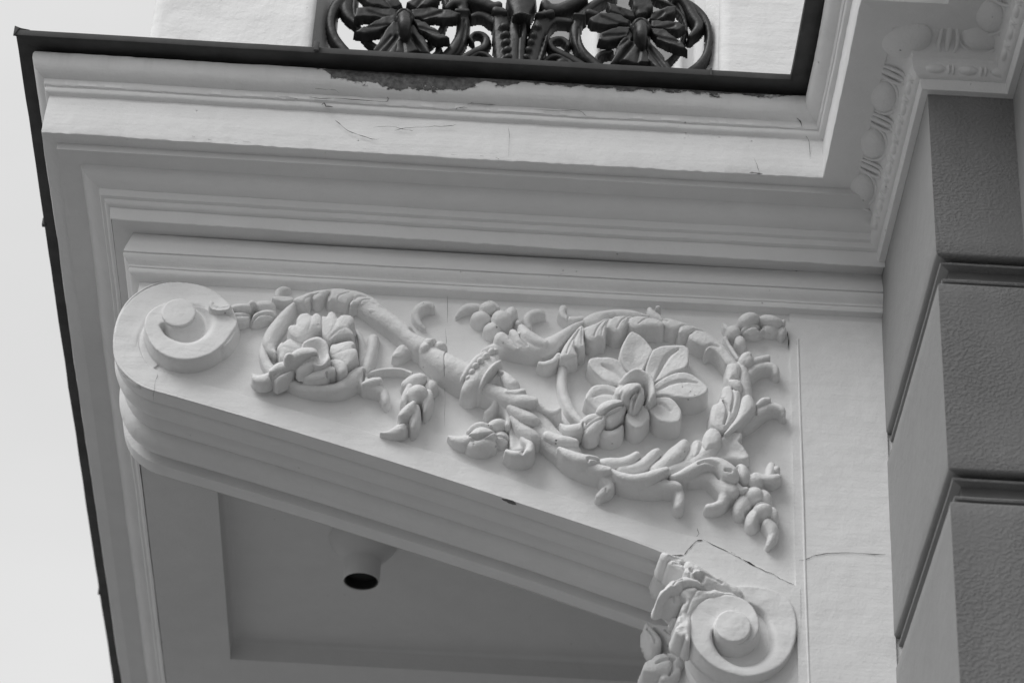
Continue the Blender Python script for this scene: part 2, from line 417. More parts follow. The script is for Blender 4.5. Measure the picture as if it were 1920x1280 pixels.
for yy in (-.085, -.199, -.314, -.428):
    dart_unit((XW, yy - .006), (0, 1), (-1, 0)); 
# corner egg turning round the arris, return side and inner corner
CE = np.array([XW - .044, Y3 - .044, .1455])
ellipsoid('egg', CE + np.array([.010, .010, .006]), [np.array([.034, -.034, 0]) * .85, np.array([.022, .022, -.010]), np.array([-.004, -.004, -.013])], M_RELIEF, facade, 24, 14, .0008)
egg_unit((XW + .075, Y3), (1, 0), (0, -1), .85)
dart_unit((XW + .027, Y3), (1, 0), (0, -1)); dart_unit((XW + .118, Y3), (1, 0), (0, -1))
for k, (dx, dz_, r) in enumerate([(.145, .004, .012), (.158, -.010, .010), (.140, -.016, .008), (.172, .006, .011), (.160, .012, .009), (.150, -.020, .006)]):
    c = band_pt((1, 0), (0, -1), (XW + dx - .03, Y3), dz_, -.002)
    ellipsoid('corner_leaf', c, [np.array([r, 0, 0]), np.array([0, r * .6, r * .5]), np.array([0, -r * .35, -r * .5])], M_RELIEF, facade, 12, 8, .0008)
for yy in (-.575, -.68, -.785):
    egg_unit((XW2, yy), (0, 1), (-1, 0)); dart_unit((XW2, yy - .05), (0, 1), (-1, 0))
# bead and reel
def bead_run(p, q, out, first=0.0):
    p = np.array(p); q = np.array(q); L_ = np.linalg.norm(q - p); al = (q - p) / L_; s = first
    a3 = np.array([al[0], al[1], 0]); k = 0
    while s < L_ - .012:
        ln = .030 if k % 3 == 0 else .0052
        c2 = p + al * (s + ln / 2); c = np.array([c2[0] + out[0] * .0205, c2[1] + out[1] * .0215, .1060])
        n3 = np.array([out[0] * .75, out[1] * .75, -.66]); s3 = np.array([out[0] * .66, out[1] * .66, .75])
        ellipsoid('bead' if k % 3 == 0 else 'reel', c, [a3 * ln * .56, s3 * (.0078 if k % 3 == 0 else .0085), n3 * (.0078 if k % 3 == 0 else .0085)], M_RELIEF, facade, 12, 8, .0004)
        s += ln + .0015 + (.0035 if k % 3 == 2 else 0); k += 1
bead_run((XW, -.10), (XW, Y3 - .012), (-1, 0)); bead_run((XW - .01, Y3), (XW2 - .02, Y3), (0, -1), .004); bead_run((XW2, Y3 - .05), (XW2, -.80), (-1, 0))

# upper bay of the facade, seen above the balcony between the iron scrolls
bay = facade
xL = un((1086, 60), 1, 2.2)[0]
box('upper_bay', (xL, 2.2, .34), (.6, 5.5, 5.2), M_PED, bay)
box('upper_bay_edge', (xL - .018, 2.26, .34), (xL, 5.5, 5.2), M_WALL_SHADE, bay)  # shading along the bay's edge, put into the colour as a darker grey
for a, b_, dd in ((1112, 1122, .02), (1262, 1276, .035), (1300, 1310, .05)):
    box('upper_bay_moulding', (un((a, 60), 1, 2.2)[0], 2.2 - dd, .34), (un((b_, 60), 1, 2.2)[0], 2.2, 5.2), M_PED, bay, .004)
box('upper_bay_panel', (un((1122, 60), 1, 2.2)[0], 2.192, .34), (un((1262, 60), 1, 2.2)[0], 2.2, 5.2), M_WALL_SHADE, bay)

# ------------------------------------------------------------------ balcony
balc = thing('balcony', (XB, 0, .0741), 'white moulded balcony slab with peeling cornice above the scrolled bracket', 'balcony')
YF = 3.4
# per point offsets at the wall end (the old cornice is not true)
def dz_wall(prof, z):
    pass
DZW = []
for i, (d, z) in enumerate(PROF):
    if z > .2: DZW.append(.001)
    elif z > .12: DZW.append(.000)
    elif z > .098: DZW.append(-.001)
    elif z > .09: DZW.append(-.003)
    else: DZW.append(-.0085)
Gs = corn_grid(PROF, (XB, 0), (FX, 0), (0, -1), (0, -1), .003, (-1, -1), (-1, -1), DZW)
for k_, am in ((I_A - 2, .0006), (I_A - 1, .0007), (I_A, .0004), (I_F, .0006), (I_F - 1, .0006), (9, .0006), (12, .0006)):     # worn, much painted arrises
    e_ = Gs[:, k_]; Gs[:, k_, 2] += vnoise(e_ + 3.3, 95) * am + np.minimum(0, vnoise(e_ + 7.7, 40) + .35) * -am * 1.6
# lower mouldings (below the soffit line) run on to the facade face instead of mitring
prof_a = np.array(PROF)
t_ = np.linspace(0, 1, Gs.shape[0])
for k in range(I_B, len(PROF)):
    x_end = XW + .001
    x0 = XB - PROF[k][0]
    Gs[:, k, 0] = x0 + (x_end - x0) * t_
o_side = grid_obj('cornice', Gs, M_CORN, balc)
# peel mask as a point attribute: along the upper roll between two pixels of the photo
xa, xb_ = un((622, 140), 1, -.19)[0], un((1420, 170), 1, -.19)[0]
vv = Gs.reshape(-1, 3)
sx = (vv[:, 0] - xa) / (xb_ - xa)
prof_w = np.interp(sx, [-.12, -.02, .0, .05, .20, .30, .36, .45, .60, .75, .90, 1.0, 1.15], [0, .0, .75, .9, 1.0, .95, .55, .36, .42, .36, .40, .25, 0.0])
depth = (.302 - vv[:, 2])
pe = prof_w * .94 - (depth - .002) / .033
pe = np.clip(.5 + pe * .9, 0, 1.3); pe[(sx < -.1) | (sx > 1.12)] = 0
edge = np.clip(.40 - depth / .016, 0, 1) * .9
pe = np.maximum(pe, edge); pe[depth > .075] = 0
at = o_side.data.attributes.new('peel', 'FLOAT', 'POINT'); at.data.foreach_set('value', pe.astype(np.float32))
Gf = corn_grid(PROF, (XB, YF), (XB, 0), (-1, 0), (-1, 0), .02, (-1, 0), (-1, -1))
grid_obj('cornice', Gf, M_CORN, balc)
# soffit with coffer
CX0, CX1, CY0, CY1, CZ = -.9560, -.02, .30, 1.414, .1205
SX0 = XB - .0525 + .001; SY0 = -.0525 + .001; SZ = .0741
def slab_piece(x0, x1, y0, y1):
    nx = max(1, int((x1 - x0) / .03)); ny = max(1, int((y1 - y0) / .03))
    X, Y = np.meshgrid(np.linspace(x0, x1, nx + 1), np.linspace(y0, y1, ny + 1), indexing='ij')
    G = np.stack([X, Y, np.full_like(X, SZ)], -1); f = G.reshape(-1, 3); return G
parts_s = [(SX0, CX0, SY0, YF), (CX0, CX1, SY0, CY0), (CX0, CX1, CY1, 1.75), (CX1, XW, SY0, YF)]
for q in parts_s: grid_obj('soffit', slab_piece(*q), M_SOFFIT, balc, flip=False)
def coffer(x0, x1, y0, y1):
    r = .006; prof = [(0, SZ), (0, SZ + .002), (0, CZ - .012), (.003, CZ - .004), (.012, CZ)]
    ring = []
    for d, z in prof:
        ring.append([(x0 + d, y0 + d, z), (x1 - d, y0 + d, z), (x1 - d, y1 - d, z), (x0 + d, y1 - d, z)])
    vs = [p for rr in ring for p in rr]; fs = []
    for i in range(len(prof) - 1):
        for j in range(4): fs.append((i * 4 + j, (i + 1) * 4 + j, (i + 1) * 4 + (j + 1) % 4, i * 4 + (j + 1) % 4))
    k = (len(prof) - 1) * 4; fs.append((k, k + 1, k + 2, k + 3))
    return mesh_obj('coffer', vs, [f[::-1] for f in fs], M_SOFFIT, balc, angle=50)
coffer(CX0, CX1, CY0, CY1); coffer(CX0, CX1, 1.75, 2.9)
grid_obj('soffit', slab_piece(CX0, CX1, 2.9, YF), M_SOFFIT, balc)
box('balcony_floor', (XB - .14, -.14, .1405), (XW + .04, YF, .2990), M_SOFFIT, balc)
# sheet metal flashing
FL = [(.02, .3135), (.2120, .3150), (.2185, .3150), (.2198, .3138), (.2200, .3060), (.2192, .3032), (.2165, .3024), (.2080, .3020), (.1950, .3030), (.1800, .3060), (.1650, .3070)]
fx_in = .2196 - .164
grid_obj('metal_flashing', corn_grid(FL, (XB, 0), (FX, 0), (0, -1), (0, -1), .03, (-1, -1), (-1, -1), [0.0015] * len(FL), amp=.0011), M_FLASH, balc)
grid_obj('metal_flashing', corn_grid(FL, (XB, YF), (XB, 0), (-1, 0), (-1, 0), .04, (-1, 0), (-1, -1), amp=.0024), M_FLASH, balc)
Gx = corn_grid(FL, (FX, 0), (FX, -1.5), (-1, 0), (-1, 0), .03, (-1, -1), (-1, 0), [0.0] * len(FL), amp=.0009); Gx[..., 2] += .0015
grid_obj('metal_flashing', Gx, M_FLASH, facade)
# folded seam at the corner and two joints
cp = np.array([XB - .2196, -.2196, .309])
mesh_obj('flashing_fold', [cp + d for d in (np.array([-.003, -.003, -.010]), np.array([-.003, -.003, .011]), np.array([.004, -.002, .008]), np.array([.021, .004, .010]), np.array([.010, .012, .017]), np.array([.004, .006, -.004]))],
         [(0, 1, 2), (1, 4, 2), (2, 4, 3), (0, 2, 5), (1, 5, 4), (0, 5, 1), (3, 4, 5), (2, 3, 5)], M_FLASH, balc, smooth=False)
sp = un((593, 96), 1, -.221)
box('flashing_clip', (sp[0] - .004, -.226, .304), (sp[0] + .004, -.2205, .322), M_FLASH, balc, .001)
sp2 = un((1333, 140), 1, -.221); box('flashing_joint', (sp2[0] - .0015, -.2225, .3025), (sp2[0] + .0015, -.2195, .3165), M_FLASH, balc)

for p_ in ((80, 433), (183, 1135)):
    q_ = un(p_, 0, XB - .2205); box('flashing_joint', (q_[0] - .003, q_[1] - .004, .3015), (q_[0] + .004, q_[1] + .004, .3165), M_FLASH, balc, .001)
# pedestals on the balcony edge
def pedestal(x0, x1, y0, y1, z0, z1, label, strip, taper=0.0, mat=None):
    t = thing('balustrade_pedestal', ((x0 + x1) / 2, (y0 + y1) / 2, z0), label, 'pedestal')
    n = 60; zz = np.linspace(z0, z1, n); loop = []
    c = .006
    base = [(x0, y1), (x0, y0 + c), (x0 + c, y0), (x1 - c, y0), (x1, y0 + c), (x1, y1)]
    P = []
    for a, b_ in zip(base[:-1], base[1:]):
        m = max(1, int(math.dist(a, b_) / .012))
        for i in range(m): P.append(np.array(a) + (np.array(b_) - np.array(a)) * i / m)
    P.append(np.array(base[-1])); P = np.array(P)
    G = np.zeros((len(P), n, 3)); G[..., 0] = P[:, 0][:, None]; G[..., 1] = P[:, 1][:, None]; G[..., 2] = zz[None]
    if taper: G[..., 0] += np.where(P[:, 0] < (x0 + x1) / 2, taper, 0)[:, None] * (zz - z0)[None]
    f = G.reshape(-1, 3); G[..., 1] += (vnoise(f, 12) * .0022 + vnoise(f, 45) * .0009).reshape(G.shape[:2]); G[..., 0] += (vnoise(f + 4, 15) * .0018).reshape(G.shape[:2])
    grid_obj('plaster_shaft', G, mat or M_PED, t, flip=True, angle=60)
    box('cap', (x0 - .02, y0 - .02, z1), (x1 + .02, y1 + .02, z1 + .06), M_PED, t, .008)
    return t
ped1 = pedestal(-1.060, -.7925, -.160, .10, .3140, 1.15, 'rough white plaster pedestal left of the iron railing, at the balcony corner', None, .02)
mesh_obj('half_pilaster', [(-.7935, -.150, .314), (-.7695, -.115, .314), (-.7695, .06, .314), (-.7935, .06, .314), (-.7935, -.150, 1.15), (-.7695, -.115, 1.15), (-.7695, .06, 1.15), (-.7935, .06, 1.15)],
         [(0, 1, 5, 4), (1, 2, 6, 5), (2, 3, 7, 6), (0, 4, 7, 3), (4, 5, 6, 7)], M_WALL_SHADE, ped1, smooth=False)  # shade of the side turned from the sun, put into its grey
ped2 = pedestal(-.1270, XW2 + .05, -.160, .10, .3140, 1.15, 'smooth white pedestal right of the iron railing, against the facade', None, mat=M_PAINT)
mesh_obj('half_pilaster', [(-.1465, -.112, .314), (-.1265, -.142, .314), (-.1265, .06, .314), (-.1465, .06, .314), (-.1465, -.112, 1.15), (-.1265, -.142, 1.15), (-.1265, .06, 1.15), (-.1465, .06, 1.15)],
         [(1, 0, 4, 5), (0, 3, 7, 4), (2, 1, 5, 6), (3, 2, 6, 7), (4, 7, 6, 5)], M_PED, ped2, smooth=False)

# ------------------------------------------------------------------ relief modelling: heights over a plane y = y0
CROP = {'c1': (460, 530, 5.564), 'c2': (380, 540, 8.0), 'c3': (700, 540, 5.819), 'c4': (660, 660, 7.11), 'c5': (820, 660, 5.819),
        'c6': (840, 540, 6.4), 'c7': (1040, 560, 6.4), 'c8': (1040, 600, 5.333), 'd1': (1200, 560, 5.817), 'd2': (1280, 700, 8.0),
        'd3': (1000, 740, 5.818), 'd4': (1220, 800, 5.332), 'd5': (1340, 570, 9.844), 'd6': (1220, 1020, 7.109),
        'e7': (1150, 960, 4.0), 'e3': (160, 420, 6.4), 'p': (0, 0, 1.0), 'f6': (1120, 1100, 6.4),
        'g1': (560, 0, 4.795), 'g2': (860, 0, 6.4), 'g3': (1020, 0, 3.556)}
class Relief:
    """several raised shapes on one plane, merged into one closed piece"""
    def __init__(s, crop, y0=0.0, wall=13.0, sc=1.0, lift=0.0):
        s.sc = sc; s.lift = lift; y0 = y0 - lift; s.ox, s.oy, s.k = CROP[crop]; s.y0 = y0; s.wall = wall; s.ops = []; s.lo = np.array([1e9, 1e9]); s.hi = -s.lo
    def crop(s, c): s.ox, s.oy, s.k = CROP[c]; return s
    def xz(s, x, y, h):
        p = un((s.ox + x / s.k, s.oy + y / s.k), 1, s.y0 - h); return np.array([p[0], p[2]])
    def m(s, r): return r / s.k / 1085.0
    def _grow(s, P, r=0.0):
        P = np.atleast_2d(P); s.lo = np.minimum(s.lo, P.min(0) - r - .012); s.hi = np.maximum(s.hi, P.max(0) + r + .012)
    def stroke(s, pts, rnd=.9, k=.002, op='add'):
        """pts: (x, y, radius, h) in crop pixels / metres"""
        pts = [(a, b, r, h * s.sc - s.lift) for a, b, r, h in pts]
        Q = np.array([[*s.xz(a, b, h), s.m(r), h] for a, b, r, h in pts]); Q = catmull(Q, 6) if len(Q) > 2 else catmull(Q, 4)
        s._grow(Q[:, :2], Q[:, 2].max()); s.ops.append(('stroke', Q, rnd, k, op)); return s
    def tubes(s, pts, h, rnd=.9, k=.002): return s.stroke([(a, b, r, h) for a, b, r in pts], rnd, k)
    def blob(s, x, y, rx, ry, h, ang=0.0, cap=.9, k=.0012):
        h = h * s.sc - s.lift; c = s.xz(x, y, h * .8); s._grow(c, s.m(max(rx, ry))); s.ops.append(('blob', c, s.m(rx), s.m(ry), math.radians(ang), h, cap, k)); return s
    def poly(s, pts, h, bev=.004, dome=.0, bw=.006, hs=None, k=.0015, smooth=True, cup=0.0, n=5):
        h = h - s.lift
        if hs is not None: hs = [(a, b, q - s.lift) for a, b, q in hs]
        P = np.array([s.xz(a, b, h if hs is None else s._hs(hs, a, b)) for a, b in pts])
        if smooth: P = catmull(P, n, True)
        s._grow(P); H = None
        if hs is not None: H = np.array([[*s.xz(a, b, hh), hh] for a, b, hh in hs])
        s.ops.append(('poly', P, h, bev, dome, bw, H, k, cup)); return s
    def _hs(s, hs, a, b):
        q = np.array(hs, float); w_ = 1 / ((q[:, 0] - a) ** 2 + (q[:, 1] - b) ** 2 + 1e-6); return float((w_ * q[:, 2]).sum() / w_.sum())
    def cut(s, pts, depth):
        """pts: (x, y, radius) grooves"""
        h0 = .035; Q = np.array([[*s.xz(a, b, h0), s.m(r), depth] for a, b, r in pts]); Q = catmull(Q, 5) if len(Q) > 2 else catmull(Q, 4)
        s.ops.append(('cut', Q)); return s
    def build(s, name, parent, mat=None, step=.00098, floor=-.006, back=False, amp=.0005, seed=0.0, label=None, cap=None):
        if s.lift > 0: back = True; floor = min(floor, -.003)
        nx = int((s.hi[0] - s.lo[0]) / step) + 2; nz = int((s.hi[1] - s.lo[1]) / step) + 2
        X, Z = np.meshgrid(s.lo[0] + np.arange(nx) * step, s.lo[1] + np.arange(nz) * step, indexing='ij')
        H = np.full(X.shape, -1.0)
        def smax(A, B, k):
            d = np.clip((A - B) / k, -8, 8); return np.where(np.abs(A - B) < 6 * k, np.maximum(A, B) + k * .5 * np.log1p(np.exp(-np.abs(d) * 2)) * 1.0, np.maximum(A, B))
        def seg_d(Q, i):
            a = Q[i, :2]; b = Q[i + 1, :2]; v = b - a; L2 = max(1e-12, v @ v)
            t = np.clip(((X - a[0]) * v[0] + (Z - a[1]) * v[1]) / L2, 0, 1)
            return np.hypot(X - a[0] - t * v[0], Z - a[1] - t * v[1]), t
        for op in s.ops:
            if op[0] == 'stroke':
                _, Q, rnd, k, mode = op; V = np.full(X.shape, -1.0)
                for i in range(len(Q) - 1):
                    d, t = seg_d(Q, i); r = Q[i, 2] + (Q[i + 1, 2] - Q[i, 2]) * t; h = Q[i, 3] + (Q[i + 1, 3] - Q[i, 3]) * t
                    capv = np.minimum(r * rnd * 1.45, h * .95 if (floor > -.01 and s.y0 == 0) else r * rnd); q = d / r
                    ins = h - capv * (1 - np.sqrt(np.clip(1 - q * q, 0, 1)))
                    V = np.maximum(V, np.where(q < 1, ins, h - capv - (d - r) * s.wall))
                H = smax(H, V, k)
            elif op[0] == 'blob':
                _, c, rx, ry, an, h, cp_, k = op; u = (X - c[0]) * math.cos(an) + (Z - c[1]) * math.sin(an); v = -(X - c[0]) * math.sin(an) + (Z - c[1]) * math.cos(an)
                q = np.sqrt((u / rx) ** 2 + (v / ry) ** 2); rr = min(rx, ry); capv = min(rr * cp_ * 1.6, h * .95 if (floor > -.01 and s.y0 == 0) else 1)
                V = np.where(q < 1, h - capv * (1 - np.sqrt(np.clip(1 - q * q, 0, 1))), h - capv - (q - 1) * rr * s.wall)
                H = smax(H, V, k)
            elif op[0] == 'poly':
                _, P, h, bev, dome, bw, HC, k, cup = op
                D = np.full(X.shape, 1e9); ins = np.zeros(X.shape, bool); n = len(P)
                for i in range(n):
                    a = P[i]; b = P[(i + 1) % n]; v = b - a; L2 = max(1e-14, v @ v)
                    t = np.clip(((X - a[0]) * v[0] + (Z - a[1]) * v[1]) / L2, 0, 1)
                    D = np.minimum(D, np.hypot(X - a[0] - t * v[0], Z - a[1] - t * v[1]))
                    c1 = (a[1] > Z) != (b[1] > Z)
                    with np.errstate(divide='ignore', invalid='ignore'):
                        xc = (b[0] - a[0]) * (Z - a[1]) / (b[1] - a[1]) + a[0]
                    ins ^= c1 & (X < xc)
                if HC is not None:
                    wsum = 0; hv = 0
                    for x_, z_, hh in HC:
                        w_ = 1 / ((X - x_) ** 2 + (Z - z_) ** 2 + 2.5e-4); wsum = wsum + w_; hv = hv + w_ * hh
                    base = hv / wsum
                else: base = h
                e = np.clip(1 - D / bw, 0, 1)
                DS = np.where(ins, D, 0.0); kb = max(1, int(.0028 / step))
                for _ in range(3):
                    for ax_ in (0, 1):
                        acc = DS.copy()
                        for sft in range(1, kb + 1): acc += np.roll(DS, sft, ax_) + np.roll(DS, -sft, ax_)
                        DS = acc / (2 * kb + 1)
                dmax = D[ins].max() if ins.any() else 1e-3
                V = np.where(ins, base - bev * e * e + dome * np.sin(np.clip(DS / dmax, 0, 1) * math.pi / 2) - cup * np.clip(DS / dmax, 0, 1) ** 1.2, base - bev - D * s.wall)
                H = smax(H, V, k)
            else:
                _, Q = op; best = np.zeros(X.shape)
                for i in range(len(Q) - 1):
                    d, t = seg_d(Q, i); r = Q[i, 2] + (Q[i + 1, 2] - Q[i, 2]) * t
                    best = np.maximum(best, Q[i, 3] * np.exp(-(d / r) ** 2))
                H = H - best
        f = np.stack([X.ravel(), np.full(X.size, seed), Z.ravel()], -1)
        N = (vnoise(f, 55) * amp + vnoise(f + 3, 140) * amp * .45 + vnoise(f + 8, 330) * amp * .18).reshape(X.shape)
        if mat is None: N = N * 1.5
        H = np.where(H > 0 if floor > -.01 else H > floor, H + N, H)
        Hc = np.maximum(H, floor)
        keep = (H[:-1, :-1] > floor) | (H[1:, :-1] > floor) | (H[1:, 1:] > floor) | (H[:-1, 1:] > floor)
        idx = -np.ones(X.shape, int); used = np.zeros(X.shape, bool)
        used[:-1, :-1] |= keep; used[1:, :-1] |= keep; used[1:, 1:] |= keep; used[:-1, 1:] |= keep
        idx[used] = np.arange(used.sum())
        V = np.stack([X[used], s.y0 - Hc[used], Z[used]], -1)
        q = np.stack([idx[:-1, :-1][keep], idx[1:, :-1][keep], idx[1:, 1:][keep], idx[:-1, 1:][keep]], -1)
        F = q
        if back:
            VB = V.copy(); VB[:, 1] = s.y0 - floor + .0005; nV = len(V); V = np.vstack([V, VB]); F = np.vstack([q, q[:, ::-1] + nV])
        o = mesh_obj(name, V, F, mat or M_RELIEF, parent, angle=180)
        if label: o['label'] = label
        return o

# ------------------------------------------------------------------ the bracket
br = thing('console_bracket', (XW, BW / 2, -.30), 'large white scrolled bracket with carved rinceau panel carrying the balcony', 'bracket')
CONT = [(332, 526), (295, 531), (262, 546), (236, 569), (219, 600), (212, 636), (216, 668), (230, 697), (250, 716), (273, 728.5), (300, 737), (413, 770), (613, 830), (820, 895), (980, 947), (1240, 1036)]
C2 = [(1262, 1050), (1284, 1080), (1292, 1120), (1288, 1168), (1296, 1205), (1316, 1236), (1350, 1260), (1395, 1272), (1440, 1266), (1475, 1240), (1493, 1200), (1497, 1150)]
cxz = np.array([[un(p, 1, 0)[0], un(p, 1, 0)[2]] for p in CONT]); c2xz = np.array([[un(p, 1, 0)[0], un(p, 1, 0)[2]] for p in C2])
cur = catmull(cxz[:11], 8); line = cxz[11:]
lin = []
pl_ = np.vstack([cur[-1:], line])
for a, b_ in zip(pl_[:-1], pl_[1:]):
    n = max(1, int(math.dist(a, b_) / .02))
    for i in range(1, n + 1): lin.append(a + (b_ - a) * i / n)
cur2 = catmull(c2xz, 8)
CON = np.vstack([cur, np.array(lin), cur2])
T = np.gradient(CON, axis=0); T /= np.linalg.norm(T, axis=1)[:, None]
NI = np.stack([-T[:, 1], T[:, 0]], -1)          # inward for this direction of travel
c_mid = np.array([-.6, -.15])
if ((c_mid - CON[60]) @ NI[60]) < 0: NI = -NI
SECT = [(-.0045, .0035), (-.0035, .0008), (-.001, 0), (.030, .0), (.0325, .0012), (.0338, .0085), (.0350, .0090), (.0375, .0060), (.042, .0020), (.050, -.0012), (.060, -.0020), (.070, -.0008), (.080, .0030), (.087, .0075), (.0915, .0120), (.0935, .0122),
        (.099, .0092), (.108, .0070), (.118, .0068), (.127, .0090), (.135, .0130), (.1385, .0165), (.1400, .0160), (.144, .0090), (.151, .0025), (.160, -.0012), (.170, -.0018), (.181, .0002), (.191, .0040), (.199, .0080), (.2030, .0095), (.2036, .0150), (.2055, .0200), (.2145, .0200), (.2168, .0150), (.2178, .0010), (.219, .0), (.248, .0), (.2495, .0008), (.2500, .004), (.2500, .06)]
SEC = np.array(SECT); G = np.zeros((len(CON), len(SEC), 3))
for j, (y_, ins) in enumerate(SEC):
    G[:, j, 0] = CON[:, 0] + NI[:, 0] * ins; G[:, j, 2] = CON[:, 1] + NI[:, 1] * ins; G[:, j, 1] = y_
f = G.reshape(-1, 3); nzz = wob(f, .0007, 5).reshape(G.shape[:2]); G[..., 0] += NI[:, :1] * nzz; G[..., 2] += NI[:, 1:] * nzz
grid_obj('moulded_underside', G, M_PAINT, br, flip=True, angle=35)
# front panel: n-gon, back panel
def ngon_obj(name, P2, y, mat, parent, flip=False):
    from mathutils.geometry import tessellate_polygon
    V = [(p[0], y, p[1]) for p in P2]; F = [tuple(t) for t in tessellate_polygon([[Vector(v) for v in V]])]
    return mesh_obj(name, V, F, mat, parent, smooth=False)
top_l = np.array([XB, .02]); pan = [top_l, (XB, cxz[2][1])] + [tuple(p) for p in (CON[(CON[:, 0] > XB + .0) | (CON[:, 1] < cxz[2][1] - .001)])]
start = int(np.argmin(np.abs(CON[:40, 0] - XB) + 10 * (CON[:40, 1] < -.09)))
pan = [(XB, .02)] + [tuple(p) for p in CON[start:]] + [(.004, CON[-1][1]), (.004, .02)]
ngon_obj('panel', pan, -.0002, M_PAINT, br); ngon_obj('back_panel', pan, BW, M_PAINT, br, True)
mesh_obj('end_block', [(XB, 0, .02), (XB, BW, .02), (XB, BW, -.10), (XB, 0, -.10)], [(0, 1, 2, 3)], M_PAINT, br)
# raised border band along the sloping edge
INN = [(262, 610), (262, 650), (275, 680), (300, 697), (353, 712), (480, 749), (657, 801), (820, 852), (980, 907), (1240, 992), (1318, 1012), (1400, 1052), (1500, 1102)]
OUT = [(214, 620), (214, 668), (232, 700), (268, 727), (330, 746), (453, 782), (633, 836.5), (800, 889), (960, 941), (1222, 1030), (1300, 1075), (1380, 1115), (1501, 1190)]
ii = catmull(np.array([[un(p, 1, 0)[0], un(p, 1, 0)[2]] for p in INN]), 10); oo = catmull(np.array([[un(p, 1, 0)[0], un(p, 1, 0)[2]] for p in OUT]), 10)
G = np.zeros((len(ii), 7, 3))
for j, (t__, yy) in enumerate(((0, -.0047), (.25, -.0047), (.5, -.0046), (.8, -.0045), (.955, -.0043), (.985, -.0030), (1.0, .0004))):
    G[:, j, 0] = oo[:, 0] * (1 - t__) + ii[:, 0] * t__; G[:, j, 2] = oo[:, 1] * (1 - t__) + ii[:, 1] * t__; G[:, j, 1] = yy
G[..., 1] += wob(G.reshape(-1, 3), .0006, 9).reshape(G.shape[:2])
grid_obj('border_band', G, M_PAINT, br, flip=False, angle=30)
# back plate against the wall
pg = np.zeros((40, 60, 3)); xs = np.linspace(-.0005, XW + .0015, 40); zz = np.linspace(.02, -1.10, 60)
pg[..., 0] = xs[:, None]; pg[..., 2] = zz[None]; pg[..., 1] = -.0045
pg[..., 0][0] += .0; tl = np.clip(-zz / .65, 0, 1); pg[..., 0] += (1 - (xs / XW))[:, None] * (.003 * tl)[None]
pg[..., 1] += wob(pg.reshape(-1, 3), .0007, 6).reshape(40, 60)
grid_obj('back_plate', pg, M_PAINT, br, flip=False)
mesh_obj('back_plate_edge', [(0, -.0045, .02), (0, .001, .02), (.003, .001, -.65), (.003, -.0045, -.65)], [(0, 1, 2, 3)], M_PAINT, br)
box('back_plate_core', (.01, .0, -1.10), (XW + .0215, BW, .0741), M_PAINT, br)
box('back_plate_foot', (-.075, .002, -1.10), (.012, BW - .01, -.50), M_PAINT, br)
tube('plate_ridge', [(.012, -.0052, -.05), (.0135, -.0052, -.2), (.015, -.0052, -.35), (.016, -.0052, -.50), (.019, -.0052, -.70)], [.0018] * 5, M_PAINT, br, 8, .5)
# cap moulding of the bracket
DZC = [(.0) if i < 1 else -.0005 for i in range(len(CAPP))]
DZC = [-.0085 if z > .07 else (.004 if z > -.003 else .008) for d, z in CAPP]
Gc = corn_grid(CAPP, (XB, 0), (XW, 0), (0, -1), (0, -1), .004, (-1, -1), (0, -1), DZC, amp=.0012)
grid_obj('cap_moulding', Gc, M_PAINT, br)
grid_obj('cap_moulding', corn_grid(CAPP, (XB, BW), (XB, 0), (-1, 0), (-1, 0), .01, (-1, 1), (-1, -1), amp=.001), M_PAINT, br)
grid_obj('cap_moulding', corn_grid(CAPP, (XW, BW), (XB, BW), (0, 1), (0, 1), .02, (0, 1), (-1, 1), amp=.001), M_PAINT, br)

# ---- volutes
v = Relief('p', wall=9)
hsA = [(214, 640, .0036), (232, 700, .002), (280, 726, .001), (240, 690, .001), (236, 570, .007), (330, 527, .014), (395, 543, .022), (440, 580, .030), (443, 612, .033), (425, 640, .034), (262, 610, .005), (275, 690, .001), (300, 700, .001), (330, 562, .012)]
v.poly([(262, 722), (235, 703), (219, 675), (213, 640), (220, 602), (237, 571), (263, 548), (295, 533), (332, 528), (370, 532), (405, 547), (430, 568), (444, 598), (440, 625), (418, 650), (380, 660), (330, 660), (290, 690)], .02, .0004, 0, .003, hs=hsA, k=.0006)
v2 = v
v.poly([(445, 603), (434, 624), (418, 645), (392, 664), (352, 674), (315, 668), (288, 650), (273, 622), (272, 598), (284, 580), (306, 568), (336, 562), (372, 566), (400, 582), (425, 590)], .034, .0012, 0, .003, k=.0006)
v.cut([(318, 566, 3), (345, 563, 5), (370, 570, 7), (384, 590, 9), (381, 610, 10), (366, 624, 10), (345, 629, 9), (318, 622, 6), (306, 610, 4)], .019)
v.cut([(262, 655, 3), (258, 625, 3.5), (264, 598, 3.5), (282, 574, 3.5), (305, 562, 3.5), (330, 556, 3)], .0022)
v.build('volute', br, M_PAINT, step=.0011, amp=.0003)
b_ = Relief('p', wall=9); b_.blob(335.4, 590.3, 31, 31, .038, 0, .06, k=.0002); 
c_ = b_.ops[0]; b_.ops[0] = ('poly', np.array([[c_[1][0] + .0268 * math.cos(a), c_[1][1] + .0268 * math.sin(a)] for a in np.linspace(0, 2 * math.pi, 40, endpoint=False)]), .038, .0014, .0012, .003, None, .0002, 0)
b_.build('volute_boss', br, M_PAINT, step=.0011, amp=.0004)

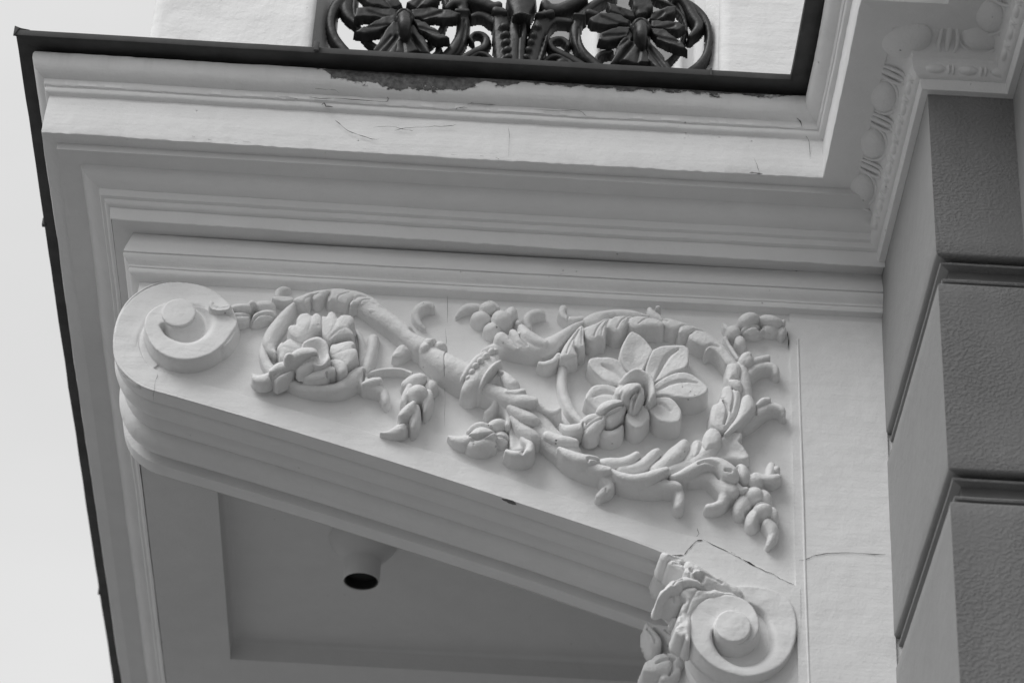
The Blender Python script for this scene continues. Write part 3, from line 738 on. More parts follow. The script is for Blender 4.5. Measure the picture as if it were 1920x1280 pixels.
v = Relief('e7')
hsB = [(1370, 800, .0062), (1340, 1000, .010), (1250, 1120, .015), (1040, 1215, .022), (850, 1180, .030), (760, 1120, .032), (650, 1030, .0345), (600, 900, .035), (700, 900, .0352), (680, 1000, .0345), (580, 850, .034), (620, 700, .034), (830, 620, .034), (1200, 800, .006), (1150, 980, .012), (1000, 1120, .022)]
v.poly([(560, 330 + 250), (700, 560), (900, 560), (1080, 560), (1220, 590), (1320, 660), (1366, 760), (1374, 870), (1352, 1000), (1290, 1110), (1180, 1190), (1040, 1228), (900, 1210), (760, 1150), (650, 1055), (590, 960), (572, 860), (580, 760), (560, 650)], .02, .0012, 0, .004, hs=hsB + [(900, 560, .012), (1080, 590, .006), (1250, 640, .005)], k=.0006)
v.cut([(1040, 650, 12), (1110, 720, 28), (1135, 830, 42), (1125, 930, 58), (1060, 1010, 66), (960, 1040, 60), (860, 1005, 50), (795, 945, 32), (768, 890, 16)], .030)
v.build('volute', br, M_PAINT, step=.0011, amp=.0003)
v = Relief('e7', wall=9)
v.poly([(576, 880), (582, 780), (630, 695), (715, 636), (830, 612), (950, 633), (1040, 695), (1088, 785), (1095, 865), (1062, 935), (1000, 975), (930, 990), (860, 975), (800, 925), (765, 870), (700, 900), (620, 915)], .0345, .0012, 0, .003, k=.0004,
       hs=[(690, 905, .020), (620, 905, .022), (760, 880, .024), (580, 760, .035), (700, 700, .035), (830, 612, .035), (1090, 800, .035), (930, 980, .035), (850, 850, .035)])
v.build('volute_coil', br, M_PAINT, step=.0011, amp=.0003)
v = Relief('e7', wall=9); c0 = v.xz(897, 848, .041)
v._grow(np.array([c0]), .03); v.ops.append(('poly', np.array([[c0[0] + .0268 * math.cos(a), c0[1] + .0268 * math.sin(a)] for a in np.linspace(0, 2 * math.pi, 40, endpoint=False)]), .041, .0012, .0015, .003, None, .0002, 0))
v.build('volute_boss', br, M_PAINT, step=.0011, amp=.0006)

# ---- carved ornament
def R(c, **k): return Relief(c, **k)
# garland tip over the upper volute
r = R('c2')
r.poly([(92, 262), (94, 205), (126, 182), (160, 198), (172, 228), (240, 250), (330, 246), (400, 222), (428, 245), (402, 300), (330, 325), (215, 330), (135, 308)], .046, .002, 0, .004, cup=.005)
r.build('bud_tip', br, seed=1)
r = R('c2', sc=.72); r.blob(575, 285, 165, 55, .042, 4).blob(550, 430, 175, 100, .034, 8, .7)
r.blob(935, 245, 150, 85, .040, 0).blob(900, 400, 205, 95, .034, 28, .8).blob(742, 235, 52, 45, .042)
r.cut([(380, 400, 12), (460, 345, 14), (560, 345, 14), (700, 320, 14)], .008).cut([(740, 400, 12), (850, 330, 14), (1000, 315, 14), (1080, 320, 10)], .008).cut([(745, 240, 26), (748, 242, 26)], .010)
r.cut([(735, 290, 16), (700, 420, 16), (690, 530, 18)], .012)
r.build('flower_bud', br, seed=2)
# left ring
r = R('c1'); r.stroke([(500, 215, 22, .030), (450, 270, 45, .030), (370, 370, 62, .029), (290, 480, 72, .028), (245, 590, 66, .026), (260, 670, 45, .024), (300, 715, 22, .023)], .8)
r.build('stem', br, seed=3)
r = R('c1'); r.stroke([(185, 640, 25, .016), (185, 720, 40, .018), (220, 820, 50, .018), (280, 900, 50, .018), (330, 930, 40, .016)], .7); r.build('stem', br, seed=4)
r = R('c1')
r.stroke([(400, 985, 40, .018), (520, 1040, 50, .022), (680, 1075, 52, .026), (850, 1085, 52, .028), (980, 1060, 62, .030), (1090, 990, 80, .032), (1170, 920, 72, .034), (1215, 890, 45, .034)], .8)
r.stroke([(1180, 960, 80, .028), (1280, 1040, 60, .028), (1380, 1080, 55, .026), (1440, 1120, 48, .024), (1465, 1190, 42, .024), (1470, 1230, 34, .022)], .8)
r.stroke([(1245, 1040, 30, .034), (1320, 1010, 42, .034), (1395, 1000, 36, .034)], .8)
r.cut([(1240, 900, 8), (1235, 960, 10), (1225, 1010, 8)], .012); r.build('leaf', br, seed=5)
r = R('c1'); r.stroke([(1335, 560, 58, .018), (1325, 640, 52, .022), (1300, 740, 56, .024), (1265, 850, 50, .026), (1250, 900, 40, .026)], .8)
r.stroke([(1170, 500, 20, .006), (1210, 600, 30, .010), (1230, 720, 45, .014), (1240, 850, 50, .018)], .6); r.build('leaf', br, seed=6)
r = R('c1')
r.poly([(500, 165), (520, 150), (610, 112), (730, 78), (850, 58), (1000, 52), (1120, 68), (1250, 105), (1360, 165), (1450, 240), (1560, 325), (1600, 400), (1540, 420), (1420, 352), (1330, 315), (1288, 296), (1280, 262), (1335, 242), (1245, 232), (1180, 222), (1100, 232), (1092, 205), (1128, 160), (1085, 192), (1045, 212), (960, 186), (868, 178), (858, 135), (884, 88), (830, 130), (772, 178), (720, 176), (688, 142), (662, 195), (620, 206), (550, 200), (515, 190)],
       .030, .0028, .0025, .0055, n=4)
r.cut([(884, 90, 10), (850, 160, 14), (760, 180, 6)], .006).cut([(600, 195, 6), (640, 140, 7), (760, 95, 6)], .002).cut([(960, 175, 6), (980, 120, 8), (1080, 85, 6)], .002).cut([(1180, 215, 6), (1220, 170, 8), (1300, 160, 6)], .002).cut([(1130, 162, 10), (1180, 130, 14), (1260, 130, 6)], .003).cut([(1340, 245, 10), (1400, 250, 12), (1500, 300, 6)], .003)
r.cut([(686, 150, 8), (700, 110, 8)], .004); r.build('acanthus_leaf', br, seed=7)
r = R('c1'); r.poly([(280, 142), (350, 128), (480, 138), (502, 165), (468, 182), (400, 188), (330, 178), (292, 165)], .024, .002, 0, .004, cup=.002)
r.stroke([(455, 62, 20, .012), (400, 52, 34, .016), (350, 75, 36, .018), (335, 125, 30, .018)], .8); r.build('leaf', br, seed=8)
# small rosette
fl = bpy.data.objects.new('rosette', None); SC.collection.objects.link(fl); fl.parent = br; fl.empty_display_size = .03
c = un((590, 650), 1, -.03); fl.location = Vector((c[0], c[1], c[2] + Z0)) - world_loc(br)
def petal(crop, pts, h, hs=None, dome=.004, cup=0.0, cuts=(), parent=fl, seed=0, name='petal', bev=.0022, bw=.0045, wall=13, floor=-.006, lift=0.0):
    q = R(crop, wall=wall, lift=lift); q.poly(pts, h, bev, dome, bw, hs=hs, cup=cup)
    for cc, dd in cuts: q.cut(cc, dd)
    return q.build(name, parent, seed=seed, floor=floor)
petal('c1', [(530, 425), (535, 370), (575, 318), (650, 306), (690, 333), (735, 308), (785, 335), (802, 395), (795, 475), (740, 510), (660, 570), (560, 585), (480, 545), (445, 480), (470, 442)], .050,
      [(560, 350, .048), (740, 330, .048), (460, 480, .044), (640, 440, .052), (700, 560, .040)], .003, cuts=[([(692, 335, 10), (690, 400, 16), (660, 480, 10)], .0008), ([(535, 428, 10), (590, 470, 16)], .0008)], seed=11, lift=.014)
petal('c1', [(800, 345), (845, 345), (870, 303), (905, 292), (938, 312), (962, 357), (1005, 328), (1095, 335), (1135, 380), (1112, 430), (1080, 462), (1110, 500), (1132, 545), (1065, 552), (960, 572), (880, 610), (820, 570), (795, 480)], .050,
      [(900, 310, .048), (1100, 350, .047), (1120, 530, .044), (950, 450, .052), (850, 560, .040)], .003, cuts=[([(962, 357, 12), (950, 420, 16), (900, 500, 10)], .0008), ([(1080, 465, 12), (1000, 480, 14), (880, 560, 10)], .0008)], seed=12, lift=.014)
petal('c1', [(895, 650), (960, 622), (1060, 598), (1122, 602), (1144, 640), (1118, 672), (1160, 695), (1170, 760), (1125, 830), (1060, 866), (1000, 825), (915, 795), (880, 750)], .046,
      [(1120, 620, .044), (1150, 760, .042), (900, 720, .036), (1020, 700, .047)], .003, cuts=[([(1118, 672, 12), (1040, 690, 16), (920, 720, 12)], .0008)], seed=13, lift=.014)
petal('c1', [(330, 685), (370, 622), (400, 612), (455, 570), (560, 585), (600, 640), (560, 720), (450, 745), (410, 800), (362, 785), (352, 730)], .036,
      [(340, 690, .030), (460, 590, .038), (380, 780, .028), (560, 650, .036)], .004, cuts=[([(400, 612, 10), (470, 640, 18), (560, 650, 10)], .0008)], seed=14, lift=.014)
petal('c1', [(600, 970), (650, 955), (740, 905), (840, 862), (900, 855), (938, 885), (930, 925), (870, 940), (850, 985), (760, 1010), (680, 1020), (610, 1005)], .046, [(620, 990, .036), (850, 880, .050), (800, 1000, .040), (930, 900, .046)], .003,
      cuts=[([(845, 925, 8), (850, 960, 10)], .008)], seed=15, lift=.014)
petal('c1', [(868, 815), (940, 792), (1015, 795), (1062, 850), (1052, 925), (990, 962), (930, 905), (885, 865)], .046, [(1040, 860, .046), (900, 830, .038), (1000, 940, .040)], .004, cuts=[([(880, 820, 12), (900, 850, 14)], .010)], seed=16, lift=.014)
q = R('c1', lift=.030); q.poly([(590, 630), (640, 585), (740, 552), (815, 575), (862, 630), (872, 720), (882, 780), (832, 842), (760, 862), (690, 840), (640, 760), (590, 690)], .058, .003, 0, .006)
q.cut([(660, 640, 40), (740, 640, 55), (790, 700, 50), (780, 780, 30)], .014).cut([(700, 660, 60), (720, 720, 60)], .008); q.build('flower_centre', fl, seed=17)
q = R('c1', wall=13, lift=.036); q.blob(460, 775, 55, 50, .070); q.stroke([(500, 760, 45, .066), (580, 715, 62, .072), (680, 705, 62, .070), (725, 730, 35, .066)], .9, .0006)
q.stroke([(590, 930, 50, .044), (620, 850, 75, .054), (690, 790, 62, .058), (735, 755, 25, .058)], .9, .0006)
q.cut([(520, 790, 14), (620, 760, 10), (735, 725, 8)], .012).cut([(465, 780, 28), (475, 785, 28)], .014); q.build('flower_bud', fl, seed=18)
q = R('c1', lift=.014); q.stroke([(275, 905, 30, .044), (360, 855, 52, .048), (450, 850, 50, .048), (490, 850, 30, .046)], .9, .0006)
q.stroke([(330, 1040, 30, .030), (370, 950, 62, .040), (440, 900, 60, .042), (490, 870, 30, .040)], .9, .0006)
q.cut([(310, 940, 8), (390, 905, 9), (490, 870, 8)], .008)
q.stroke([(78, 950, 14, .030), (120, 985, 42, .032), (190, 985, 52, .036), (255, 955, 42, .038)], .7, .0006).cut([(262, 930, 9), (285, 960, 9), (310, 1000, 9)], .010)
q.build('bud_tip', fl, seed=19)

# torch shaped stem
r = R('c3')
r.stroke([(-120, 120, 85, .030), (0, 195, 95, .032), (140, 285, 96, .034), (280, 390, 92, .036), (400, 480, 95, .038), (520, 570, 105, .040)], .75)
r.cut([(350, 310, 20), (400, 345, 26), (460, 385, 16)], .007).cut([(420, 440, 22), (480, 480, 28), (560, 520, 20)], .010)
r.build('stem', br, seed=21)
r = R('c3'); r.stroke([(560, 430, 16, .010), (500, 370, 30, .014), (468, 290, 44, .018), (485, 215, 52, .022), (550, 165, 48, .024), (620, 165, 38, .022), (650, 195, 22, .020)], .8); r.build('leaf', br, seed=22)
r = R('c3'); r.poly([(205, 725), (245, 635), (300, 578), (350, 568), (430, 618), (520, 655), (640, 700), (760, 790), (820, 900), (700, 835), (560, 775), (430, 742), (320, 735), (240, 752)], .03, .005, .002, .012,
                hs=[(230, 660, .030), (345, 572, .036), (440, 625, .036), (520, 655, .034), (230, 745, .022), (430, 740, .008), (560, 775, .008), (800, 880, .010), (660, 720, .030)], cup=.004); r.build('leaf', br, seed=23)
r = R('c3'); r.stroke([(540, 610, 60, .038), (620, 660, 95, .044), (740, 730, 118, .048), (860, 800, 132, .050), (960, 860, 140, .050), (1030, 900, 140, .048)], .8)
r.blob(620, 600, 75, 62, .052, 20).blob(730, 640, 70, 55, .050, -10).blob(570, 650, 60, 60, .050)
r.cut([(620, 580, 22), (625, 582, 22)], .012).cut([(655, 655, 12), (680, 610, 14)], .008).cut([(780, 620, 4), (795, 700, 4), (770, 800, 4), (780, 950, 4)], .004)
r.cut([(950, 690, 14), (1010, 700, 14)], .006); r.build('stem', br, seed=24)
col_ = bpy.data.objects.new('collar', None); SC.collection.objects.link(col_); col_.parent = br; c = un((900, 700), 1, -.05); col_.location = Vector((c[0], c[1], c[2] + Z0)) - world_loc(br)
r = R('c3'); r.stroke([(955, 1020, 26, .036), (990, 950, 28, .050), (1050, 850, 28, .058), (1130, 750, 28, .058), (1215, 695, 26, .048)], .8, .0006); r.build('collar_ring', col_, seed=25)
r = R('c3'); r.stroke([(1000, 1120, 42, .034), (1050, 1060, 72, .046), (1120, 960, 88, .056), (1200, 860, 88, .058), (1290, 780, 70, .052), (1340, 740, 40, .042)], .55, .0006)
r.stroke([(1140, 1110, 14, .040), (1175, 1050, 18, .052), (1240, 920, 22, .064), (1320, 830, 24, .062), (1385, 790, 18, .048)], .9, .0006); r.build('collar_cup', col_, seed=26)
for i, (x, y, h) in enumerate([(1028, 1060, .046), (1042, 1000, .054), (1075, 935, .060), (1115, 872, .064), (1168, 815, .066), (1228, 760, .064), (1285, 712, .058), (1325, 705, .050)]):
    q = R('c3'); q.blob(x, y, 38, 30, h, 35, .95); q.build('collar_bead', col_, seed=27 + i)

# leaves below the collar
r = R('c5'); r.stroke([(560, 330, 60, .038), (680, 260, 90, .040), (800, 380, 100, .040), (950, 520, 105, .036), (1100, 690, 105, .034), (1220, 840, 100, .034), (1350, 960, 105, .034), (1460, 1040, 108, .034)], .75)
r.build('stem', br, seed=40)
r = R('c5'); r.stroke([(690, 200, 26, .046), (750, 250, 55, .052), (810, 310, 74, .054), (850, 340, 50, .050)], .8).cut([(640, 300, 14), (700, 285, 14)], .010); r.build('leaf', br, seed=41)
r = R('c5'); r.stroke([(540, 360, 55, .046), (640, 395, 65, .050), (760, 440, 85, .052), (890, 480, 88, .054), (1000, 505, 62, .054), (1060, 510, 40, .052)], .7)
r.stroke([(760, 420, 30, .054), (870, 420, 42, .056), (945, 410, 22, .056)], .8); r.cut([(770, 470, 10), (880, 455, 12), (960, 420, 8)], .004); r.build('leaf', br, seed=42)
r = R('c5'); r.stroke([(1000, 520, 55, .040), (1090, 570, 50, .040), (1180, 620, 40, .038), (1270, 640, 36, .038), (1330, 610, 22, .036)], .6); r.build('leaf', br, seed=43)
r = R('c5'); r.stroke([(800, 580, 40, .044), (900, 640, 68, .046), (1010, 690, 72, .046), (1080, 730, 48, .042)], .8); r.build('leaf', br, seed=44)
r = R('c5'); r.stroke([(820, 700, 30, .036), (920, 800, 62, .038), (1020, 870, 82, .038), (1070, 910, 62, .034)], .8); r.build('leaf', br, seed=45)
r = R('c5'); r.poly([(640, 520), (720, 560), (800, 640), (870, 740), (925, 860), (965, 960), (940, 1040), (870, 1070), (810, 1060), (790, 930), (780, 800), (720, 640)], .022, .002, 0, .005, cup=.004)
r.stroke([(855, 740, 20, .030), (915, 860, 24, .030), (950, 950, 32, .032), (1010, 990, 42, .036), (1005, 1060, 44, .038), (930, 1090, 36, .040), (840, 1090, 34, .038), (765, 1070, 28, .034)], .8); r.cut([(935, 1060, 12), (925, 1110, 14)], .010)
r.build('leaf', br, seed=46)
r = R('c5'); r.stroke([(520, 400, 60, .036), (590, 460, 50, .036), (640, 520, 34, .036), (610, 590, 34, .030), (540, 645, 26, .024)], .7)
r.stroke([(680, 540, 22, .034), (740, 610, 22, .032), (778, 700, 26, .032), (770, 780, 28, .032)], .7); r.build('leaf', br, seed=47)
r = R('c5', sc=.72); r.blob(660, 775, 105, 66, .044, 10).blob(700, 920, 82, 82, .034, 0, .7).stroke([(330, 860, 12, .038), (400, 800, 30, .042), (480, 775, 34, .044), (560, 790, 28, .042)], .8)
r.stroke([(385, 895, 42, .050), (480, 850, 78, .056), (570, 870, 58, .052), (615, 880, 30, .048)], .8, .0006).blob(485, 985, 148, 85, .044, 8, .8, .0006)
r.cut([(360, 900, 8), (440, 925, 14), (540, 905, 8), (630, 865, 6), (780, 890, 6)], .012)
r.build('flower_bud', br, seed=48)
r = R('c5', sc=.72); r.stroke([(125, 912, 12, .022), (200, 935, 42, .030), (290, 940, 58, .036), (350, 930, 50, .038)], .7); r.build('bud_tip', br, seed=49)
# second hanging bud
r = R('c4'); r.stroke([(175, 300, 20, .020), (250, 265, 20, .020), (400, 228, 18, .020), (540, 216, 18, .020), (680, 228, 18, .020), (790, 262, 20, .022)], .4); r.build('stem', br, seed=50)
r = R('c4', sc=.72); r.stroke([(720, 400, 62, .036), (800, 345, 78, .042), (890, 310, 76, .044), (945, 310, 50, .042)], .8).blob(1060, 440, 82, 92, .034, 0, .7)
r.stroke([(770, 440, 40, .040), (720, 540, 45, .040), (690, 640, 36, .036)], .7).blob(880, 520, 125, 112, .062, 0, .8, .0006).blob(1000, 640, 72, 175, .044, -6, .7, .0006)
r.cut([(905, 650, 24), (920, 720, 22), (930, 800, 14)], .03); r.build('flower_bud', br, seed=51)
r = R('c4', sc=.72); r.stroke([(820, 660, 30, .056), (770, 720, 66, .058), (710, 780, 72, .056), (660, 820, 44, .052)], .85, .0006).blob(840, 850, 66, 185, .046, -4, .8, .0006).blob(650, 870, 36, 30, .044)
r.stroke([(385, 1068, 12, .022), (480, 1062, 32, .026), (580, 1030, 62, .032), (660, 980, 78, .038), (700, 940, 50, .038)], .75, .0006)
r.cut([(640, 900, 10), (720, 890, 16), (760, 960, 14)], .010); r.build('bud_tip', br, seed=52)

# upper bud and leaf between the rings
r = R('c6', sc=.72); r.stroke([(100, 335, 10, .014), (150, 265, 34, .020), (230, 212, 48, .024), (320, 200, 42, .028), (375, 205, 26, .030)], .7); r.build('bud_tip', br, seed=60)
r = R('c6', sc=.72); r.blob(400, 335, 118, 88, .040, -8, .85).blob(480, 222, 98, 78, .048, 0, .85, .0006).stroke([(495, 155, 20, .036), (550, 180, 34, .038), (605, 225, 20, .036)], .8).blob(650, 340, 122, 112, .054, -20, .85, .0006)
r.blob(752, 300, 76, 105, .046, -15, .8, .0006).blob(540, 470, 108, 86, .038, 10, .8, .0006).blob(850, 415, 42, 36, .036); r.cut([(690, 490, 26), (730, 500, 22)], .02); r.build('flower_bud', br, seed=61)
r = R('c6'); r.stroke([(965, 450, 40, .018), (945, 370, 50, .022), (985, 300, 50, .024), (1050, 272, 42, .024), (1115, 275, 34, .022), (1160, 315, 12, .018)], .75); r.build('leaf', br, seed=62)
r = R('c6'); r.stroke([(425, 740, 18, .012), (520, 695, 45, .020), (680, 670, 75, .028), (860, 665, 98, .034), (1040, 670, 112, .036), (1190, 650, 110, .036), (1310, 580, 75, .034), (1420, 500, 48, .032), (1520, 440, 34, .030), (1620, 395, 16, .030)], .75)
r.stroke([(640, 560, 78, .038), (730, 630, 70, .036), (820, 700, 50, .034)], .8, .001).stroke([(780, 510, 42, .036), (860, 600, 62, .038), (960, 680, 50, .036)], .8, .001).stroke([(885, 450, 44, .038), (950, 530, 78, .042), (1060, 600, 80, .042), (1160, 640, 60, .040)], .8, .001)
r.cut([(735, 560, 8), (770, 620, 10), (830, 700, 8)], .006).cut([(860, 560, 8), (880, 610, 10), (950, 690, 8)], .006); r.build('acanthus_leaf', br, seed=63)
r = R('c6'); r.stroke([(1385, 225, 44, .026), (1372, 290, 38, .026), (1430, 345, 36, .026), (1520, 360, 34, .028), (1620, 345, 26, .028)], .6).cut([(1440, 340, 8), (1450, 300, 8)], .004); r.build('leaf', br, seed=64)
r = R('c6'); r.stroke([(1105, 890, 26, .028), (1180, 895, 34, .030), (1270, 860, 34, .032), (1330, 790, 30, .034)], .6); r.build('leaf', br, seed=65)

# big ring of acanthus
r = R('c7'); r.poly([(345, 235), (440, 172), (600, 130), (780, 113), (940, 128), (1060, 165), (1135, 195), (1000, 205), (800, 200), (690, 195), (610, 225), (545, 272), (450, 300), (380, 300), (348, 268)], .032, .003, .002, .007); r.build('acanthus_leaf', br, seed=70)
r = R('c7'); r.poly([(350, 345), (450, 300), (590, 235), (740, 202), (900, 195), (1110, 205), (1290, 262), (1300, 330), (1180, 325), (1090, 338), (960, 345), (910, 322), (882, 285), (840, 345), (785, 394), (715, 392), (650, 348), (620, 352), (608, 440), (592, 468), (540, 462), (470, 500), (405, 478), (370, 430), (358, 390)], .042, .0028, .0020, .0055, n=4)
r.cut([(620, 350, 14), (640, 290, 18), (700, 240, 10)], .004).cut([(470, 480, 7), (500, 400, 8), (580, 300, 8), (700, 230, 6)], .0022).cut([(560, 455, 6), (580, 370, 7), (650, 270, 6)], .0018).cut([(745, 380, 7), (790, 300, 8), (880, 230, 6)], .002).cut([(1000, 330, 7), (1080, 270, 8), (1180, 240, 6)], .002).cut([(885, 290, 12), (900, 250, 16), (960, 220, 8)], .004).cut([(480, 320, 12), (540, 280, 14), (640, 220, 8)], .002); r.build('acanthus_leaf', br, seed=71)
r = R('c7'); r.poly([(310, 315), (362, 355), (350, 440), (362, 575), (300, 598), (240, 570), (252, 620), (272, 672), (205, 695), (135, 712), (68, 682), (105, 575), (190, 450)], .042, .0028, .0020, .0055, n=4)
r.cut([(238, 568, 10), (240, 500, 14), (290, 400, 8)], .004).cut([(140, 690, 7), (180, 580, 8), (270, 420, 7)], .0022).cut([(320, 580, 6), (320, 470, 7), (325, 380, 6)], .002); r.build('acanthus_leaf', br, seed=72)
r = R('c8'); r.stroke([(85, 425, 38, .022), (78, 520, 44, .022), (76, 620, 46, .021), (100, 740, 46, .020), (150, 860, 46, .020), (215, 950, 42, .020), (265, 1000, 30, .020)], .8); r.build('stem', br, seed=73)
r = R('d1')
r.poly([(240, 215), (330, 208), (500, 258), (680, 328), (820, 418), (950, 540), (1060, 685), (1100, 740), (1020, 760), (965, 715), (930, 690), (870, 610), (820, 560), (770, 540), (720, 560), (718, 525), (660, 500), (600, 470), (542, 430), (538, 385), (580, 350), (530, 362), (440, 368), (424, 345), (425, 318), (360, 328), (300, 310), (255, 280)], .036, .0028, .0020, .0055, n=4)
r.cut([(545, 375, 10), (600, 340, 12), (700, 350, 8)], .004).cut([(725, 525, 10), (780, 505, 12), (860, 530, 8)], .004).cut([(430, 310, 8), (480, 290, 10), (560, 290, 8)], .003).cut([(250, 230, 8), (300, 250, 10)], .003); r.build('acanthus_leaf', br, seed=74)
r = R('d1'); r.stroke([(1090, 720, 80, .032), (1110, 800, 92, .034), (1130, 900, 86, .034), (1140, 1000, 82, .032), (1130, 1090, 80, .030)], .7); r.poly([(960, 705), (1070, 695), (1100, 760), (1080, 850), (1030, 862), (975, 905), (945, 850), (950, 770)], .040, .003, .003, .008)
r.poly([(975, 880), (1050, 868), (1110, 900), (1110, 980), (1040, 975), (985, 925)], .042, .003, .003, .006); r.build('acanthus_leaf', br, seed=75)
r = R('d1'); r.stroke([(108, 105, 26, .034), (140, 145, 45, .036), (190, 180, 46, .036), (235, 215, 24, .036)], .75).blob(195, 110, 28, 22, .034); r.build('leaf', br, seed=76)
# upper right bud
r = R('d5'); r.stroke([(200, 610, 32, .020), (240, 700, 38, .020), (320, 830, 42, .022), (420, 990, 34, .026)], .7); r.build('stem', br, seed=77)
r = R('d5', sc=.72); r.blob(350, 480, 135, 140, .036, -30, .8).blob(480, 680, 98, 135, .034, 10, .8, .0006).stroke([(160, 360, 18, .022), (210, 400, 45, .028), (250, 460, 40, .028)], .7).cut([(300, 620, 30), (340, 700, 34), (390, 780, 18)], .02); r.build('flower_bud', br, seed=78)
r = R('d5', sc=.72); r.blob(635, 250, 195, 128, .052, 22, .85).blob(700, 455, 195, 105, .038, 8, .75, .0006).cut([(500, 430, 12), (640, 365, 16), (790, 345, 10)], .006)
r.blob(1040, 285, 205, 92, .048, -12, .8, .0006).blob(1040, 440, 160, 110, .032, 0, .7, .001).blob(1250, 500, 72, 105, .030, -15, .7).blob(1270, 340, 38, 50, .036)
r.cut([(870, 330, 22), (840, 370, 26)], .018).cut([(1150, 430, 16), (1180, 480, 18)], .008); r.build('flower_bud', br, seed=79)
# right branches
r = R('d1'); r.stroke([(1130, 740, 24, .030), (1120, 670, 44, .034), (1160, 610, 48, .036), (1190, 590, 34, .036)], .75).blob(1165, 660, 72, 88, .036, 0, .6)
r.stroke([(1230, 668, 32, .030), (1310, 645, 34, .030), (1395, 625, 30, .028)], .6)
r.stroke([(1180, 830, 50, .024), (1230, 760, 62, .026), (1320, 715, 58, .026), (1410, 710, 48, .026), (1470, 735, 42, .026), (1492, 790, 34, .024)], .75); r.build('acanthus_leaf', br, seed=80)
r = R('d2'); r.poly([(885, 370), (930, 315), (990, 298), (1040, 330), (1085, 420), (1105, 500), (1060, 580), (960, 680), (840, 780), (700, 880), (620, 890), (700, 780), (800, 650), (850, 520)], .040, .0035, .003, .008); r.build('acanthus_leaf', br, seed=81)
r = R('d2'); r.stroke([(900, 760, 90, .022), (1040, 640, 100, .026), (1180, 520, 92, .028), (1320, 470, 72, .028), (1430, 480, 60, .028), (1500, 520, 45, .028), (1515, 590, 34, .024)], .75)
r.stroke([(1130, 450, 30, .032), (1210, 390, 50, .034), (1285, 375, 40, .032)], .7).cut([(1110, 480, 10), (1120, 560, 12)], .008); r.build('acanthus_leaf', br, seed=82)
r = R('d2'); r.poly([(600, 215), (670, 170), (735, 192), (785, 235), (855, 252), (872, 300), (870, 400), (850, 510), (800, 650), (710, 780), (610, 860), (490, 800), (425, 720), (425, 560), (455, 460), (535, 422), (555, 375), (590, 310)], .040, .0035, .003, .007, n=4)
r.cut([(600, 440, 10), (650, 520, 16), (660, 640, 16), (620, 780, 12)], .007).cut([(740, 240, 8), (760, 400, 14), (720, 600, 14)], .004).cut([(570, 390, 10), (620, 400, 8)], .004); r.build('acanthus_leaf', br, seed=83)
r = R('d2'); r.poly([(320, 905), (385, 820), (450, 800), (525, 828), (580, 905), (585, 1010), (540, 1080), (430, 1110), (340, 1130), (305, 1020)], .042, .0035, .003, .008)
r.poly([(110, 1110), (160, 1010), (230, 970), (290, 1010), (325, 1110), (300, 1230), (180, 1290), (110, 1240)], .036, .007, .003, .014); r.build('acanthus_leaf', br, seed=84)
r = R('d2'); r.poly([(578, 938), (680, 875), (790, 848), (890, 885), (885, 970), (850, 1010), (920, 1090), (985, 1185), (1000, 1240), (900, 1280), (760, 1290), (600, 1290), (480, 1230), (540, 1100)], .034, .003, 0, .006, cup=.008,
                hs=[(600, 940, .036), (800, 860, .036), (880, 960, .030), (980, 1190, .030), (700, 1250, .022), (560, 1100, .030)]); r.build('acanthus_leaf', br, seed=85)
# lower part of the ring
r = R('d3'); r.stroke([(60, 330, 105, .034), (200, 440, 118, .034), (340, 560, 118, .034), (480, 680, 112, .033), (620, 770, 96, .032), (760, 830, 78, .030), (930, 890, 60, .032), (1120, 940, 62, .034), (1300, 960, 66, .034), (1440, 950, 60, .034)], .75)
r.build('stem', br, seed=86)
r = R('d3'); r.stroke([(160, 420, 50, .040), (280, 460, 62, .044), (380, 480, 56, .044), (455, 495, 40, .042)], .75); r.build('leaf', br, seed=87)
r = R('d3'); r.stroke([(290, 575, 26, .044), (380, 620, 52, .048), (500, 665, 64, .050), (620, 685, 60, .050), (690, 690, 36, .046)], .75).cut([(590, 770, 10), (600, 740, 14), (700, 745, 10)], .006); r.build('leaf', br, seed=88)
r = R('d3'); r.stroke([(640, 760, 60, .030), (800, 720, 66, .034), (950, 715, 60, .036), (1060, 680, 58, .038), (1130, 635, 42, .038)], .75, .001).stroke([(960, 800, 50, .032), (1120, 765, 56, .034), (1240, 700, 60, .036), (1320, 630, 60, .038), (1358, 600, 40, .038)], .75, .001)
r.crop('d4').stroke([(60, 400, 60, .034), (160, 330, 75, .038), (250, 250, 88, .042), (310, 190, 72, .042), (340, 145, 48, .040)], .75, .001).stroke([(380, 320, 50, .034), (440, 240, 66, .036), (470, 160, 52, .036)], .75, .001); r.build('acanthus_leaf', br, seed=89)
r = R('d4'); r.stroke([(440, 330, 60, .036), (540, 250, 80, .038), (620, 150, 85, .040), (640, 60, 62, .040)], .75, .001).stroke([(200, 400, 60, .034), (330, 370, 60, .034), (450, 300, 60, .034)], .7); r.build('acanthus_leaf', br, seed=90)
r = R('d3'); r.stroke([(870, 815, 20, .044), (960, 860, 38, .048), (1090, 890, 48, .050), (1230, 875, 58, .050), (1360, 830, 52, .050), (1455, 800, 32, .048)], .75); r.build('leaf', br, seed=91)
r = R('d3'); r.stroke([(640, 760, 52, .042), (740, 790, 52, .044), (830, 800, 34, .044)], .7).stroke([(760, 850, 52, .032), (815, 920, 52, .030), (840, 985, 44, .028), (775, 1030, 40, .026), (720, 1085, 34, .022)], .75)
r.cut([(795, 985, 8), (800, 1010, 8)], .004); r.build('leaf', br, seed=92)
